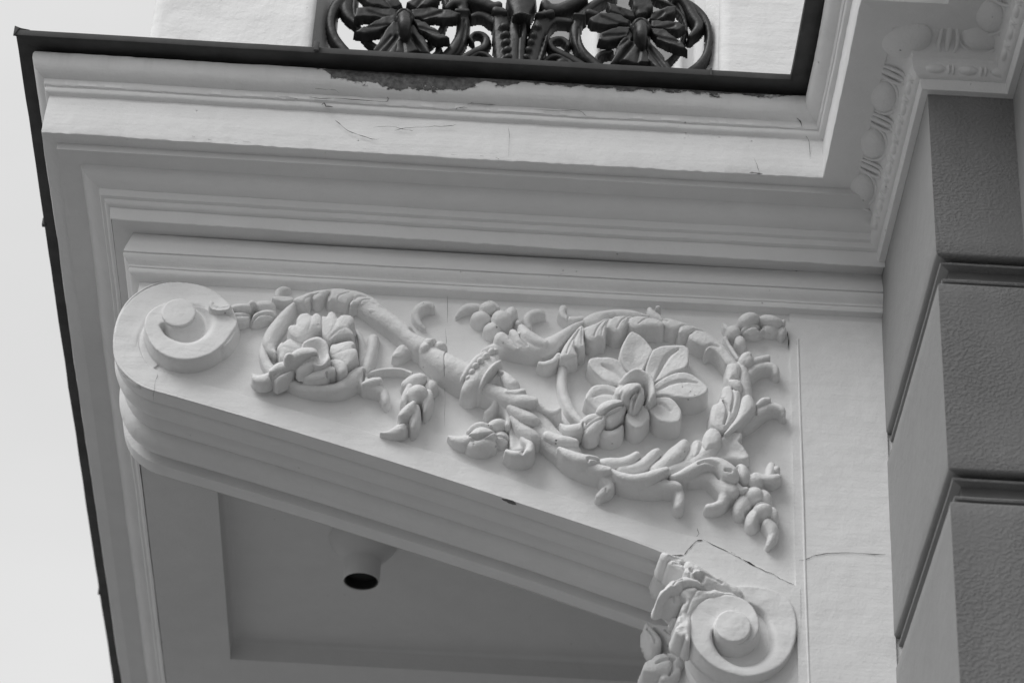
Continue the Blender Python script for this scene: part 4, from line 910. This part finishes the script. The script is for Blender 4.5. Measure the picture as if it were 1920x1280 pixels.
r = R('d3'); r.stroke([(1330, 950, 50, .034), (1450, 955, 52, .036), (1545, 960, 50, .038), (1595, 985, 32, .036)], .75); r.crop('d4').stroke([(250, 580, 40, .032), (290, 640, 45, .030), (295, 710, 45, .030), (285, 770, 42, .028)], .75); r.build('leaf', br, seed=93)
# hook branch at the lower right
r = R('d4'); r.stroke([(220, 490, 30, .034), (330, 445, 42, .038), (430, 390, 48, .042), (520, 345, 48, .046), (620, 325, 46, .050), (710, 345, 60, .052), (790, 410, 78, .052), (830, 460, 60, .048)], .75)
r.stroke([(400, 500, 50, .022), (520, 470, 62, .026), (620, 480, 70, .030), (700, 540, 76, .032), (760, 590, 78, .034), (820, 600, 72, .036)], .7)
r.stroke([(760, 600, 70, .032), (745, 680, 55, .030), (710, 740, 44, .028), (640, 775, 36, .026), (580, 785, 32, .024)], .75)
r.cut([(470, 395, 8), (540, 380, 12), (640, 420, 14), (690, 500, 12)], .007).cut([(740, 480, 10), (790, 490, 12)], .008); r.build('acanthus_leaf', br, seed=94)
r = R('d4'); r.blob(920, 460, 66, 105, .042, 15, .8).blob(1030, 530, 88, 72, .036, -20, .8, .0006).stroke([(1060, 480, 50, .028), (1150, 500, 44, .028), (1220, 500, 44, .028), (1275, 485, 34, .026)], .7, .0006).stroke([(1190, 470, 40, .022), (1205, 410, 48, .020), (1210, 370, 34, .016)], .7)
r.blob(1265, 420, 32, 36, .022); r.cut([(870, 400, 10), (880, 470, 12), (870, 520, 10)], .008).stroke([(870, 560, 18, .034), (910, 610, 30, .034), (960, 610, 24, .034)], .7); r.build('acanthus_leaf', br, seed=95)
r = R('d4', sc=.72); r.blob(925, 760, 80, 135, .038, -20, .8).blob(1040, 660, 92, 82, .050, -10, .8, .0006).blob(1140, 690, 66, 92, .040, 30, .8, .0006)
r.blob(1045, 890, 78, 120, .040, -20, .8, .0006).blob(1125, 810, 92, 80, .052, -10, .8, .0006).blob(1225, 860, 52, 78, .040, 20, .8, .0006); r.cut([(960, 800, 12), (1020, 760, 14), (1110, 745, 12), (1190, 745, 10)], .010).cut([(1120, 880, 30), (1100, 930, 30)], .014); r.build('flower_bud', br, seed=96)
r = R('d4', sc=.72); r.stroke([(1180, 940, 52, .036), (1220, 990, 58, .036), (1230, 1060, 48, .032), (1205, 1120, 34, .028), (1180, 1170, 22, .022)], .8); r.build('bud_tip', br, seed=97)

# big open flower
f2 = bpy.data.objects.new('open_flower', None); SC.collection.objects.link(f2); f2.parent = br; f2.empty_display_size = .03
c = un((1215, 725), 1, -.03); f2.location = Vector((c[0], c[1], c[2] + Z0)) - world_loc(br)
petal('c8', [(745, 122), (780, 105), (830, 125), (900, 182), (960, 252), (985, 300), (955, 360), (915, 440), (870, 520), (780, 540), (720, 510), (678, 430), (655, 350), (662, 275), (700, 195)], .046,
      [(780, 130, .052), (660, 300, .050), (960, 290, .050), (800, 330, .044), (800, 500, .030)], .001, .004, parent=f2, seed=101, bev=.0016, bw=.0035)
petal('c8', [(970, 300), (1020, 265), (1100, 246), (1270, 240), (1318, 256), (1345, 295), (1335, 430), (1290, 480), (1180, 520), (1010, 625), (950, 600), (905, 510), (935, 390)], .044,
      [(1000, 290, .050), (1280, 250, .050), (1320, 430, .048), (1150, 380, .044), (960, 560, .032)], .001, .003, [([(1230, 330, 8), (1140, 380, 20), (1060, 500, 14), (1000, 600, 8)], .006)], parent=f2, seed=102, bev=.0016, bw=.0035)
petal('c8', [(1000, 650), (1100, 570), (1200, 522), (1290, 510), (1380, 540), (1480, 610), (1535, 668), (1515, 720), (1430, 762), (1340, 772), (1200, 762), (1100, 748), (990, 755)], .044,
      [(1290, 520, .048), (1530, 670, .048), (1340, 765, .046), (1250, 650, .044), (1030, 700, .032)], .001, .003, [([(1020, 700, 8), (1150, 655, 16), (1300, 640, 14), (1420, 660, 6)], .004)], parent=f2, seed=103, bev=.0016, bw=.0035)
petal('c8', [(910, 850), (980, 785), (1080, 760), (1165, 768), (1230, 830), (1268, 905), (1255, 995), (1200, 1022), (1130, 1022), (1050, 990), (970, 935)], .042,
      [(1200, 800, .046), (1250, 990, .046), (1050, 980, .046), (1100, 880, .040), (940, 850, .030)], .001, .003, [([(960, 860, 8), (1060, 850, 16), (1150, 930, 10)], .003)], parent=f2, seed=104, bev=.0016, bw=.0035)
petal('c8', [(718, 930), (780, 880), (870, 850), (920, 870), (952, 945), (930, 1000), (885, 1048), (825, 1070), (760, 1045), (722, 990)], .038,
      [(820, 1060, .044), (940, 950, .042), (730, 980, .042), (830, 900, .036)], .001, .003, parent=f2, seed=105, bev=.0016, bw=.0035)
petal('c8', [(308, 775), (335, 705), (395, 643), (490, 618), (560, 640), (660, 700), (680, 780), (580, 815), (490, 850), (430, 905), (370, 850)], .040,
      [(330, 760, .038), (480, 630, .046), (430, 890, .026), (500, 740, .036), (660, 740, .030)], .001, .001, [([(380, 760, 10), (480, 730, 20), (620, 740, 10)], .004)], parent=f2, seed=106, bev=.0018, bw=.004)
petal('c8', [(340, 392), (400, 366), (520, 361), (625, 371), (672, 420), (700, 490), (740, 560), (700, 640), (600, 630), (500, 600), (420, 540), (360, 465)], .040,
      [(350, 400, .040), (600, 370, .046), (420, 530, .034), (560, 480, .036), (700, 600, .030)], .001, .003, [([(480, 450, 10), (580, 500, 22), (680, 580, 14)], .005)], parent=f2, seed=107, bev=.0018, bw=.004)
petal('c8', [(450, 1080), (540, 1100), (620, 1075), (680, 1035), (692, 1090), (660, 1150), (560, 1185), (470, 1160)], .030, None, .004, parent=f2, seed=108)
q = R('c8', lift=.028); q.poly([(650, 620), (720, 540), (800, 490), (900, 505), (970, 560), (998, 650), (998, 740), (960, 815), (900, 830), (800, 800), (700, 760), (640, 700)], .050, .004, 0, .008)
q.stroke([(670, 610, 24, .052), (740, 535, 26, .064), (820, 497, 28, .070), (900, 520, 28, .070), (958, 570, 26, .068), (978, 650, 26, .066), (985, 730, 26, .064), (955, 800, 22, .056)], .9, .0008)
q.cut([(760, 600, 30), (840, 590, 52), (900, 640, 40), (890, 740, 34)], .030); q.build('flower_centre', f2, seed=109)
q = R('c8', wall=13, lift=.044); q.stroke([(715, 720, 50, .070), (750, 680, 78, .076), (800, 660, 62, .074), (830, 650, 40, .070)], .9, .0006).blob(825, 760, 52, 130, .066, -18, .85, .0006).blob(645, 715, 40, 62, .062, 0, .7, .0006)
q.cut([(710, 780, 10), (760, 730, 10), (845, 650, 8)], .012).cut([(670, 690, 10), (675, 760, 10)], .012).cut([(790, 820, 8), (810, 740, 10), (850, 660, 8)], .010).cut([(715, 800, 26), (740, 850, 24), (745, 900, 20)], .03); q.build('stamen', f2, seed=110)
q = R('c8', lift=.022); q.stroke([(440, 905, 26, .050), (510, 855, 60, .058), (590, 825, 60, .060), (655, 815, 40, .058)], .85, .0006).stroke([(530, 1040, 24, .036), (570, 970, 55, .046), (630, 900, 58, .050), (680, 860, 34, .050)], .85, .0006)
q.cut([(450, 930, 8), (560, 880, 9), (685, 830, 8)], .012).build('flower_bud', f2, seed=111)
q = R('c8', lift=.012); q.stroke([(290, 1005, 30, .042), (350, 970, 46, .046), (420, 955, 44, .046), (465, 955, 30, .044)], .85, .0006).stroke([(335, 1130, 34, .036), (370, 1070, 62, .046), (430, 1010, 60, .048), (490, 960, 30, .046)], .8, .0006).stroke([(60, 1035, 12, .034), (120, 1070, 40, .038), (200, 1065, 46, .042), (280, 1040, 34, .044)], .7, .0006)
q.cut([(315, 1060, 9), (380, 1015, 9), (470, 975, 8)], .008).cut([(285, 1010, 8), (290, 1060, 9), (310, 1090, 8)], .010); q.build('bud_tip', f2, seed=112)

# acanthus leaf wrapped over the inner corner and the lower volute
def acan(polys, seed, cuts=(), floor=-.05, strokes=()):
    q = R('d6', wall=10)
    for P, h, dome, cup, hs in polys: q.poly(P, h, .005, dome, .008, hs=hs, cup=cup, n=4)
    for S in strokes: q.stroke(S, .6, .001)
    for c_, d_ in cuts: q.cut(c_, d_)
    q.build('acanthus_leaf', br, floor=floor, back=True, seed=seed, amp=.0012)
acan([([(130, 140), (165, 102), (230, 105), (300, 128), (380, 145), (450, 178), (500, 215), (480, 260), (400, 240), (330, 205), (250, 205), (180, 222), (138, 195)], .034, .004, 0, [(140, 160, .026), (300, 150, .034), (480, 230, .040)]),
      ([(226, 245), (262, 214), (330, 212), (410, 240), (470, 290), (450, 350), (380, 325), (310, 305), (250, 288)], .034, .004, 0, [(240, 250, .028), (440, 310, .040)])], 120, floor=-.025, cuts=[([(240, 150, 9), (340, 180, 10), (440, 220, 8)], .003), ([(300, 250, 9), (400, 285, 10)], .003), ([(400, 250, 7), (440, 250, 9), (445, 290, 6)], .008)])
acan([([(450, 340), (440, 270), (480, 205), (560, 215), (660, 270), (780, 340), (900, 400), (1040, 475), (1170, 555), (1234, 622), (1218, 690), (1192, 722), (1100, 700), (1040, 672), (960, 662), (880, 610), (800, 590), (700, 560), (600, 530), (500, 470)], .040, .005, 0,
       [(480, 250, .042), (700, 330, .042), (1000, 500, .036), (1200, 640, .026), (1180, 710, .020), (1000, 660, .022), (560, 500, .040)])], 121,
     [([(520, 370, 16), (540, 405, 18), (548, 380, 12)], .010), ([(600, 460, 30), (650, 490, 38), (680, 450, 30)], .014), ([(700, 420, 16), (820, 450, 16), (950, 510, 12)], .003)], strokes=[[(500, 350, 44, .046), (540, 340, 40, .048)], [(590, 390, 55, .048), (650, 380, 50, .048)]])
acan([([(93, 738), (100, 690), (128, 612), (190, 540), (262, 468), (345, 438), (440, 400), (520, 410), (640, 470), (690, 530), (600, 535), (520, 545), (440, 590), (415, 650), (340, 640), (280, 622), (235, 662), (160, 706)], .050, .004, 0,
       [(100, 730, .040), (200, 560, .052), (350, 500, .054), (600, 500, .044), (420, 640, .036)]),
      ([(110, 735), (170, 700), (285, 640), (400, 640), (450, 700), (410, 790), (310, 815), (200, 785)], .028, .006, 0, None)], 122,
     floor=-.012, cuts=[([(150, 640, 9), (260, 560, 10), (420, 480, 8)], .003), ([(230, 545, 8), (245, 560, 8)], .003), ([(290, 610, 8), (330, 560, 10), (420, 520, 8)], .003), ([(300, 690, 12), (320, 740, 12)], .004)])
acan([([(412, 618), (440, 572), (520, 530), (600, 524), (650, 562), (720, 566), (800, 578), (860, 560), (960, 600), (1080, 640), (1150, 700), (1000, 690), (860, 690), (760, 720), (660, 790), (590, 880), (550, 1000), (530, 1120), (525, 1270), (480, 1262), (455, 1205), (415, 1215), (345, 1150), (338, 1085), (385, 1050), (362, 1010), (372, 930), (425, 900), (408, 850), (432, 780), (478, 740), (468, 700), (425, 665)], .036, .0, .006,
       [(430, 620, .048), (560, 550, .050), (720, 570, .046), (860, 570, .042), (1100, 670, .026), (470, 740, .044), (410, 920, .044), (350, 1140, .044), (440, 1230, .042), (560, 950, .022), (700, 740, .024)])], 123,
     floor=-.012, cuts=[([(640, 600, 10), (560, 700, 12), (480, 900, 10)], .002)])
for x, y, rr in ((365, 862, 52), (325, 985, 46)):
    q = R('d6', wall=12); q.blob(x, y, rr, rr, .0, 0, .9); q.build('berry', br, floor=-.03, back=True, seed=x, step=.0016)
r = R('d6', wall=12); r.blob(170, 280, 70, 110, -.03, 10, .6).blob(260, 370, 90, 70, -.03, 0, .6); r.build('acanthus_leaf', br, floor=-.10, back=True, seed=124, step=.002)
r = R('f6', y0=.17, wall=12); r.stroke([(595, 440, 20, .03), (640, 530, 50, .035), (700, 620, 62, .04), (700, 690, 42, .035)], .7).stroke([(700, 460, 30, .02), (830, 520, 70, .03), (930, 600, 95, .035), (980, 700, 100, .035), (950, 780, 70, .03)], .7)
r.cut([(700, 480, 12), (780, 560, 18), (840, 700, 18), (880, 800, 12)], .008).cut([(820, 500, 12), (900, 560, 14), (980, 640, 12)], .006).cut([(600, 480, 8), (660, 580, 10), (690, 680, 8)], .005)
r.build('acanthus_leaf', br, floor=-.012, back=True, seed=125, step=.0018, amp=.0012)
r = R('f6', y0=.17, wall=12); r.stroke([(600, 960, 45, .04), (670, 920, 90, .045), (770, 890, 115, .05), (880, 860, 110, .045), (960, 860, 90, .04)], .7).stroke([(800, 1080, 42, .04), (860, 1030, 58, .04), (940, 980, 60, .04)], .7).cut([(640, 840, 20), (760, 780, 24), (900, 790, 20)], .012).cut([(600, 900, 10), (660, 870, 14), (640, 900, 10)], .008).cut([(700, 960, 10), (800, 920, 14), (920, 900, 12)], .006).cut([(820, 830, 10), (900, 930, 16), (860, 1060, 12)], .010)
r.build('acanthus_leaf', br, floor=-.012, back=True, seed=126, step=.0018, amp=.0012)

# ------------------------------------------------------------------ iron railing
YR = -.125
rail = thing('iron_railing', (-.457, YR, .314), 'black cast iron railing panel with two flower rosettes between the white pedestals', 'railing')
def iron(name, ops, crop, parent=rail, floor=-.005, step=.0018, seed=0):
    q = R(crop, y0=YR, wall=30)
    for kind, *a in ops:
        if kind == 's': q.stroke([(x, y, r_, a[1]) for x, y, r_ in a[0]], a[2] if len(a) > 2 else .8, .001)
        elif kind == 'b': q.blob(*a)
        elif kind == 'c': q.cut(*a)
        elif kind == 'p': q.poly(a[0], a[1], .003, .003, .007)
    return q.build(name, parent, M_IRON, step, floor, True, .0005, seed)
def rose(crop, cx, cy, petals, k, ring, label):
    e = bpy.data.objects.new('rosette', None); SC.collection.objects.link(e); e.parent = rail; e.empty_display_size = .03
    ox, oy, kk = CROP[crop]; c = un((ox + cx / kk, oy + cy / kk), 1, YR); e.location = Vector((c[0], c[1], c[2] + Z0)) - world_loc(rail)
    for i, (P, h) in enumerate(petals):
        q = R(crop, y0=YR, wall=30, lift=h - .009); m = np.array(P).mean(0)
        hs = [(x, y, h + .006 * (math.hypot(x - cx, y - cy) > math.hypot(m[0] - cx, m[1] - cy))) for x, y in P]
        P = [(m[0] + (x - m[0]) * 1.14, m[1] + (y - m[1]) * 1.14) for x, y in P]
        rj = random.Random(i * 7 + int(cx)); PJ = []
        for a_, b2 in zip(P, P[1:] + P[:1]):
            L_ = math.hypot(b2[0] - a_[0], b2[1] - a_[1]); PJ.append(a_)
            for t_ in (.3, .55, .8):
                o_ = rj.uniform(-.055, .045) * L_; PJ.append((a_[0] + (b2[0] - a_[0]) * t_ - (b2[1] - a_[1]) / L_ * o_, a_[1] + (b2[1] - a_[1]) * t_ + (b2[0] - a_[0]) / L_ * o_))
        q.poly(PJ, h, .0012, .0, .003, hs=hs, n=2)
        for s1 in (-.32, .32):
            mx, my = (m[0] - cx) * .5 - (m[1] - cy) * s1 * .6, (m[1] - cy) * .5 + (m[0] - cx) * s1 * .6
            ex_, ey_ = (m[0] - cx) * 1.25 - (m[1] - cy) * s1, (m[1] - cy) * 1.25 + (m[0] - cx) * s1
            q.cut([(cx + mx, cy + my, 4 * k), (cx + ex_, cy + ey_, 4 * k)], .0035)
        far = max(P, key=lambda p: math.hypot(p[0] - cx, p[1] - cy))
        q.cut([(cx + (far[0] - cx) * .25, cy + (far[1] - cy) * .25, 5 * k), (cx + (far[0] - cx) * .6, cy + (far[1] - cy) * .6, 6 * k), (cx + (far[0] - cx) * .92, cy + (far[1] - cy) * .92, 4 * k)], .006)
        q.build('petal', e, M_IRON, .0018, -.006, True, .0008, 130 + i)
    q = R(crop, y0=YR, wall=30, lift=.018); q.blob(cx, cy - 4 * k, 27 * k, 27 * k, .048, 0, .8); q.stroke([(cx, cy - 6 * k, 17 * k, .056), (cx + 1 * k, cy + 14 * k, 15 * k, .062), (cx + 3 * k, cy + 38 * k, 11 * k, .054), (cx + 4 * k, cy + 56 * k, 5 * k, .046)], .8, .0006)
    q.cut([(cx - 14 * k, cy - 12 * k, 4 * k), (cx, cy - 24 * k, 4 * k), (cx + 14 * k, cy - 12 * k, 4 * k)], .008); q.build('flower_centre', e, M_IRON, .0018, -.006, True, .0006, 140)
    q = R(crop, y0=YR, wall=30); q.stroke([(x, y, r_, .010) for x, y, r_ in ring], .8); q.build('ring', e, M_IRON, .0018, -.005, True, .0004, 141)
g1p = [([(700, 505), (688, 430), (760, 330), (840, 215), (905, 215), (915, 340), (880, 460), (815, 515)], .034), ([(915, 330), (1030, 240), (1110, 340), (1182, 482), (1080, 432), (960, 472), (880, 462)], .032),
       ([(520, 272), (620, 222), (740, 165), (850, 140), (850, 205), (700, 272), (600, 292)], .030), ([(522, 145), (540, 70), (700, 68), (860, 90), (850, 150), (640, 142)], .028), ([(560, -70), (700, -110), (860, -50), (910, 30), (820, 62), (640, 20)], .030),
       ([(1040, 90), (1190, 68), (1300, 82), (1432, 112), (1380, 152), (1220, 162), (1050, 155)], .028), ([(1030, 165), (1150, 208), (1290, 290), (1337, 328), (1230, 332), (1090, 262)], .034), ([(990, 20), (1100, -60), (1265, -85), (1232, 5), (1080, 66)], .030)]
def circ(cx, cy, Rr, a0, a1, r_, n=14): return [(cx + Rr * math.cos(a), cy + Rr * math.sin(a), r_) for a in np.linspace(math.radians(a0), math.radians(a1), n)]
rose('g1', 950, 140, g1p, 3.4, circ(915, 60, 415, -60, 240, 26, 26), '')
g3p = [([(316, 125), (375, 86), (480, 90), (560, 135), (545, 158), (420, 160), (345, 152)], .030), ([(375, 255), (395, 212), (500, 180), (570, 185), (545, 242), (440, 272)], .030), ([(435, 15), (500, 38), (590, 78), (600, 108), (520, 102), (450, 70)], .030),
       ([(585, -25), (700, -25), (722, 40), (685, 85), (620, 92)], .034), ([(720, 95), (800, 52), (872, 38), (862, 82), (780, 122), (715, 125)], .030), ([(730, 140), (850, 138), (932, 165), (900, 192), (820, 192), (730, 175)], .030),
       ([(715, 190), (800, 200), (880, 250), (946, 322), (860, 292), (770, 270)], .034), ([(690, 250), (760, 335), (820, 400), (862, 478), (760, 452), (700, 400)], .036), ([(560, 280), (650, 295), (702, 400), (600, 412), (520, 390), (458, 414), (480, 370)], .032), ([(560, 200), (590, 240), (540, 330), (470, 370), (500, 290)], .028)]
rose('g3', 650, 165, g3p, 2.5, circ(650, 170, 292, -70, 70, 15, 12), '')
iron('scroll', [('s', [(430, -60, 40), (350, 10, 48), (296, 110, 44), (290, 220, 40), (330, 330, 42), (430, 450, 42), (560, 540, 44)], .016), ('s', [(430, -40, 60), (430, 60, 58), (455, 130, 42), (510, 195, 26)], .014)], 'g1', seed=151)
iron('scroll', [('s', [(1440, -60, 70), (1470, 20, 62), (1480, 100, 52), (1482, 200, 55), (1455, 330, 56), (1370, 450, 56), (1240, 560, 56)], .018), ('s', [(1255, 400, 18), (1262, 450, 30), (1200, 510, 34), (1110, 560, 30)], .012), ('s', [(1325, 60, 26), (1380, 15, 34), (1440, 10, 40)], .020),
                ('c', [(1490, 120, 10), (1490, 220, 10), (1460, 340, 10), (1370, 460, 10)], .005), ('s', [(1420, 85, 22), (1520, 88, 22)], .026)], 'g1', seed=152)
iron('scroll', [('s', [(182, 505, 10), (150, 440, 24), (200, 388, 24), (290, 400, 34), (338, 465, 46), (300, 545, 48), (190, 600, 44), (80, 660, 40), (-20, 730, 36)], .012)], 'g2', seed=153)
iron('scroll', [('s', [(110, 780, 30), (130, 690, 36), (230, 625, 30), (330, 640, 28), (400, 700, 28), (440, 770, 28)], .010), ('b', 235, 710, 80, 70, .016)], 'g2', seed=154)
iron('scroll', [('s', [(1310, 545, 16), (1305, 500, 34), (1240, 452, 30), (1150, 455, 32), (1100, 500, 36), (1130, 565, 42), (1230, 620, 44), (1370, 690, 50), (1560, 800, 44)], .012)], 'g2', seed=155)
iron('scroll', [('s', [(1000, 790, 28), (1040, 710, 30), (1130, 660, 30), (1220, 670, 30), (1320, 720, 32), (1400, 790, 32)], .010), ('b', 1240, 735, 85, 62, .016)], 'g2', seed=156)
iron('palmette', [('s', [(720, 215, 90), (710, 330, 108), (695, 450, 112), (690, 600, 108), (690, 780, 100)], .030, .5), ('c', [(735, 240, 40), (735, 300, 30), (740, 400, 14)], .012), ('c', [(740, 300, 8), (720, 500, 8), (715, 760, 8)], .005)], 'g2', seed=157)
iron('palmette', [('s', [(470, 110, 62), (510, 190, 86), (520, 300, 100), (530, 450, 102), (545, 620, 104), (560, 780, 100)], .024, .5)] + [('b', x, y, 62, 48, .034, 25) for x, y in ((545, 320), (560, 420), (570, 510), (585, 600), (592, 690), (590, 770))] + [('s', [(420, 230, 60), (330, 175, 52), (240, 160, 44), (160, 185, 30)], .016)], 'g2', seed=158)
iron('palmette', [('s', [(1060, 140, 60), (1010, 220, 76), (960, 330, 90), (925, 450, 92), (895, 620, 92), (860, 780, 92)], .022, .5)] + [('b', x, y, 46, 40, .030, -35) for x, y in ((950, 330), (900, 430), (870, 510), (840, 600), (810, 690))] + [('s', [(1010, 380, 60), (1070, 280, 56), (1160, 225, 48), (1260, 225, 46), (1345, 240, 40)], .018), ('s', [(1060, 420, 14), (1020, 560, 14), (960, 760, 14)], .026)], 'g2', seed=159)
iron('finial', [('s', [(760, -80, 170), (760, 0, 150), (755, 90, 112), (755, 160, 96)], .034, .5), ('s', [(660, 175, 16), (755, 150, 18), (850, 175, 16)], .046)], 'g2', seed=160)
iron('leaf', [('s', [(180, -40, 70), (300, 0, 70), (410, 50, 62), (480, 40, 50)], .026), ('s', [(450, 100, 50), (520, 110, 44), (570, 135, 20)], .032)], 'g2', seed=161)
iron('leaf', [('s', [(1500, -60, 60), (1360, 10, 66), (1220, 70, 72), (1100, 70, 74), (1040, 20, 60)], .026), ('s', [(1110, 130, 44), (1010, 150, 30), (935, 155, 14)], .032)], 'g2', seed=162)
iron('scroll', [('s', [(460, -40, 28), (350, 8, 30), (262, 80, 34), (218, 150, 34), (214, 230, 34), (250, 320, 32), (330, 400, 32), (440, 475, 30), (560, 540, 26)], .016), ('c', [(235, 130, 5), (232, 230, 5), (270, 320, 5), (350, 405, 5)], .005), ('s', [(205, 92, 10), (270, 95, 12)], .026), ('s', [(300, 70, 24), (350, 85, 22)], .024)], 'g3', seed=163)
iron('scroll', [('s', [(880, -20, 22), (980, 20, 24), (1060, 90, 24), (1098, 170, 22), (1104, 260, 20), (1080, 360, 26), (1010, 440, 24), (900, 500, 20)], .016), ('s', [(890, -60, 24), (960, 20, 30), (1000, 90, 34), (1035, 160, 30), (975, 238, 14)], .020), ('s', [(720, -20, 12), (850, 30, 14), (930, 110, 14), (950, 200, 14)], .012)], 'g3', seed=164)
iron('scroll', [('s', [(450, 340, 18), (390, 348, 20), (352, 385, 16), (380, 425, 13), (450, 470, 12)], .014)], 'g3', seed=165)
box('bottom_rail', (-.792, YR - .012, .3165), (-.128, YR + .014, .334), M_IRON, rail, .002)

# ------------------------------------------------------------------ ceiling lamp in the coffer
lc = un((674, 1020), 2, .112)
lc = np.array([-.689, .985, .1205])
lamp = thing('ceiling_lamp', (lc[0], lc[1], lc[2]), 'small white ceiling lamp with black round opening on the balcony underside', 'lamp')
def lathe(name, prof, mat, parent, c, n=40):
    P = np.array([[(c[0] + r_ * math.cos(a), c[1] + r_ * math.sin(a), c[2] + z_) for r_, z_ in prof] for a in np.linspace(0, 2 * math.pi, n, endpoint=False)])
    return mesh_obj(name, P.reshape(-1, 3), grid_faces(n, len(prof), False, True), mat, parent, angle=40)
lathe('lamp_body', [(.068, 0), (.065, -.012), (.054, -.028), (.044, -.040), (.0365, -.046), (.0350, -.052), (.0348, -.093), (.0338, -.0945), (.0325, -.093)], M_LAMPW, lamp, lc)
lathe('lamp_opening', [(.0330, -.0932), (.0300, -.0920), (.0290, -.075), (.0005, -.071)], M_LAMPB, lamp, lc)

# ------------------------------------------------------------------ cracks and chips (ribbons set into the paint)
def crack(parent, px, ax, v, wd=.0010, proud=.0006, name='crack'):
    P = np.array([un(p, ax, v) for p in px]); Q = catmull(P, 3) if len(P) > 2 else P
    rs = np.random.RandomState(int(abs(px[0][0] * 7 + px[0][1])) % 9999); Q = Q + rs.randn(*Q.shape) * .0004
    Q[:, ax] = v - (proud if ax == 1 else proud)
    T_ = np.gradient(Q, axis=0); T_ /= np.linalg.norm(T_, axis=1)[:, None] + 1e-9
    nv = np.zeros(3); nv[ax] = 1; S = np.cross(T_, nv); wv = wd * .5 * (.35 + rs.rand(len(Q)) * 1.0); wv[0] *= .2; wv[-1] *= .2
    V = np.vstack([Q + S * wv[:, None], Q - S * wv[:, None]]); n = len(Q)
    F = [(i, i + 1, n + i + 1, n + i) for i in range(n - 1)]
    return mesh_obj(name, V, F, M_DARK, parent, smooth=False)
for px, wd in (([(1238, 1037), (1262, 1042), (1283, 1040)], .0022), ([(1283, 1040), (1290, 1030), (1305, 1015), (1318, 1012)], .0016), ([(1318, 1012), (1345, 1025), (1380, 1042), (1395, 1050), (1418, 1063), (1445, 1074), (1470, 1088), (1490, 1096)], .0008),
               ([(1395, 1050), (1405, 1055), (1415, 1060)], .0024), ([(1370, 1035), (1380, 1040)], .0024), ([(1497, 1050), (1515, 1047), (1530, 1040), (1560, 1037), (1600, 1036), (1660, 1040)], .0010), ([(287, 752), (290, 722), (296, 700)], .0005),
               ([(835, 540), (839, 560), (838, 606)], .0004), ([(835, 616), (837, 640), (834, 662)], .0005), ([(833, 700), (834, 730), (834, 800)], .0003), ([(940, 935), (955, 940), (968, 946)], .0050), ([(1307, 990), (1310, 1000), (1306, 1006)], .0008),
               ([(1476, 622), (1479, 640), (1478, 655)], .0014)):
    crack(br, px, 1, -.0048, wd, .0008)
for px, wd in (([(628, 226), (640, 236), (652, 246), (680, 256), (697, 262), (712, 262)], .0010), ([(740, 246), (760, 241), (790, 240), (815, 238), (845, 237), (855, 235)], .0009), ([(700, 240), (730, 238), (760, 244), (775, 247)], .0007), ([(953, 240), (955, 262), (953, 296)], .0005),
               ([(1413, 296), (1419, 310), (1424, 325)], .0005), ([(1500, 245), (1510, 255), (1518, 268), (1519, 300)], .0006), ([(1405, 324), (1420, 326), (1430, 327)], .0020), ([(845, 290), (858, 292)], .0022), ([(900, 293), (907, 294)], .0022), ([(928, 296), (936, 299)], .0022),
               ([(360, 256), (366, 258)], .0020), ([(390, 262), (398, 264)], .0022), ([(440, 268), (446, 269)], .0016), ([(455, 266), (470, 268)], .0012)):
    crack(balc, px, 1, -.1645, wd, .0012)
for px, wd, y_ in (([(580, 183), (600, 186), (640, 186), (690, 190), (722, 192), (728, 188), (724, 180)], .0012, -.1722), ([(603, 198), (608, 194), (612, 200), (625, 202)], .0018, -.170), ([(876, 198), (884, 195), (900, 196), (930, 198)], .0011, -.1722), ([(855, 208), (858, 203), (876, 203)], .0012, -.1700),
                   ([(1000, 207), (1050, 209), (1085, 209), (1100, 220)], .0008, -.172), ([(1440, 189), (1462, 196), (1478, 206), (1490, 219), (1500, 228), (1504, 240)], .0016, -.176), ([(590, 168), (610, 169), (628, 170), (636, 176)], .0008, -.187), ([(520, 183), (545, 184), (560, 187)], .0008, -.172),
                   ([(1048, 185), (1054, 187)], .0030, -.184), ([(1084, 184), (1092, 187)], .0050, -.184), ([(1082, 195), (1086, 195)], .0020, -.178)):
    crack(balc, px, 1, y_, wd, .0014)
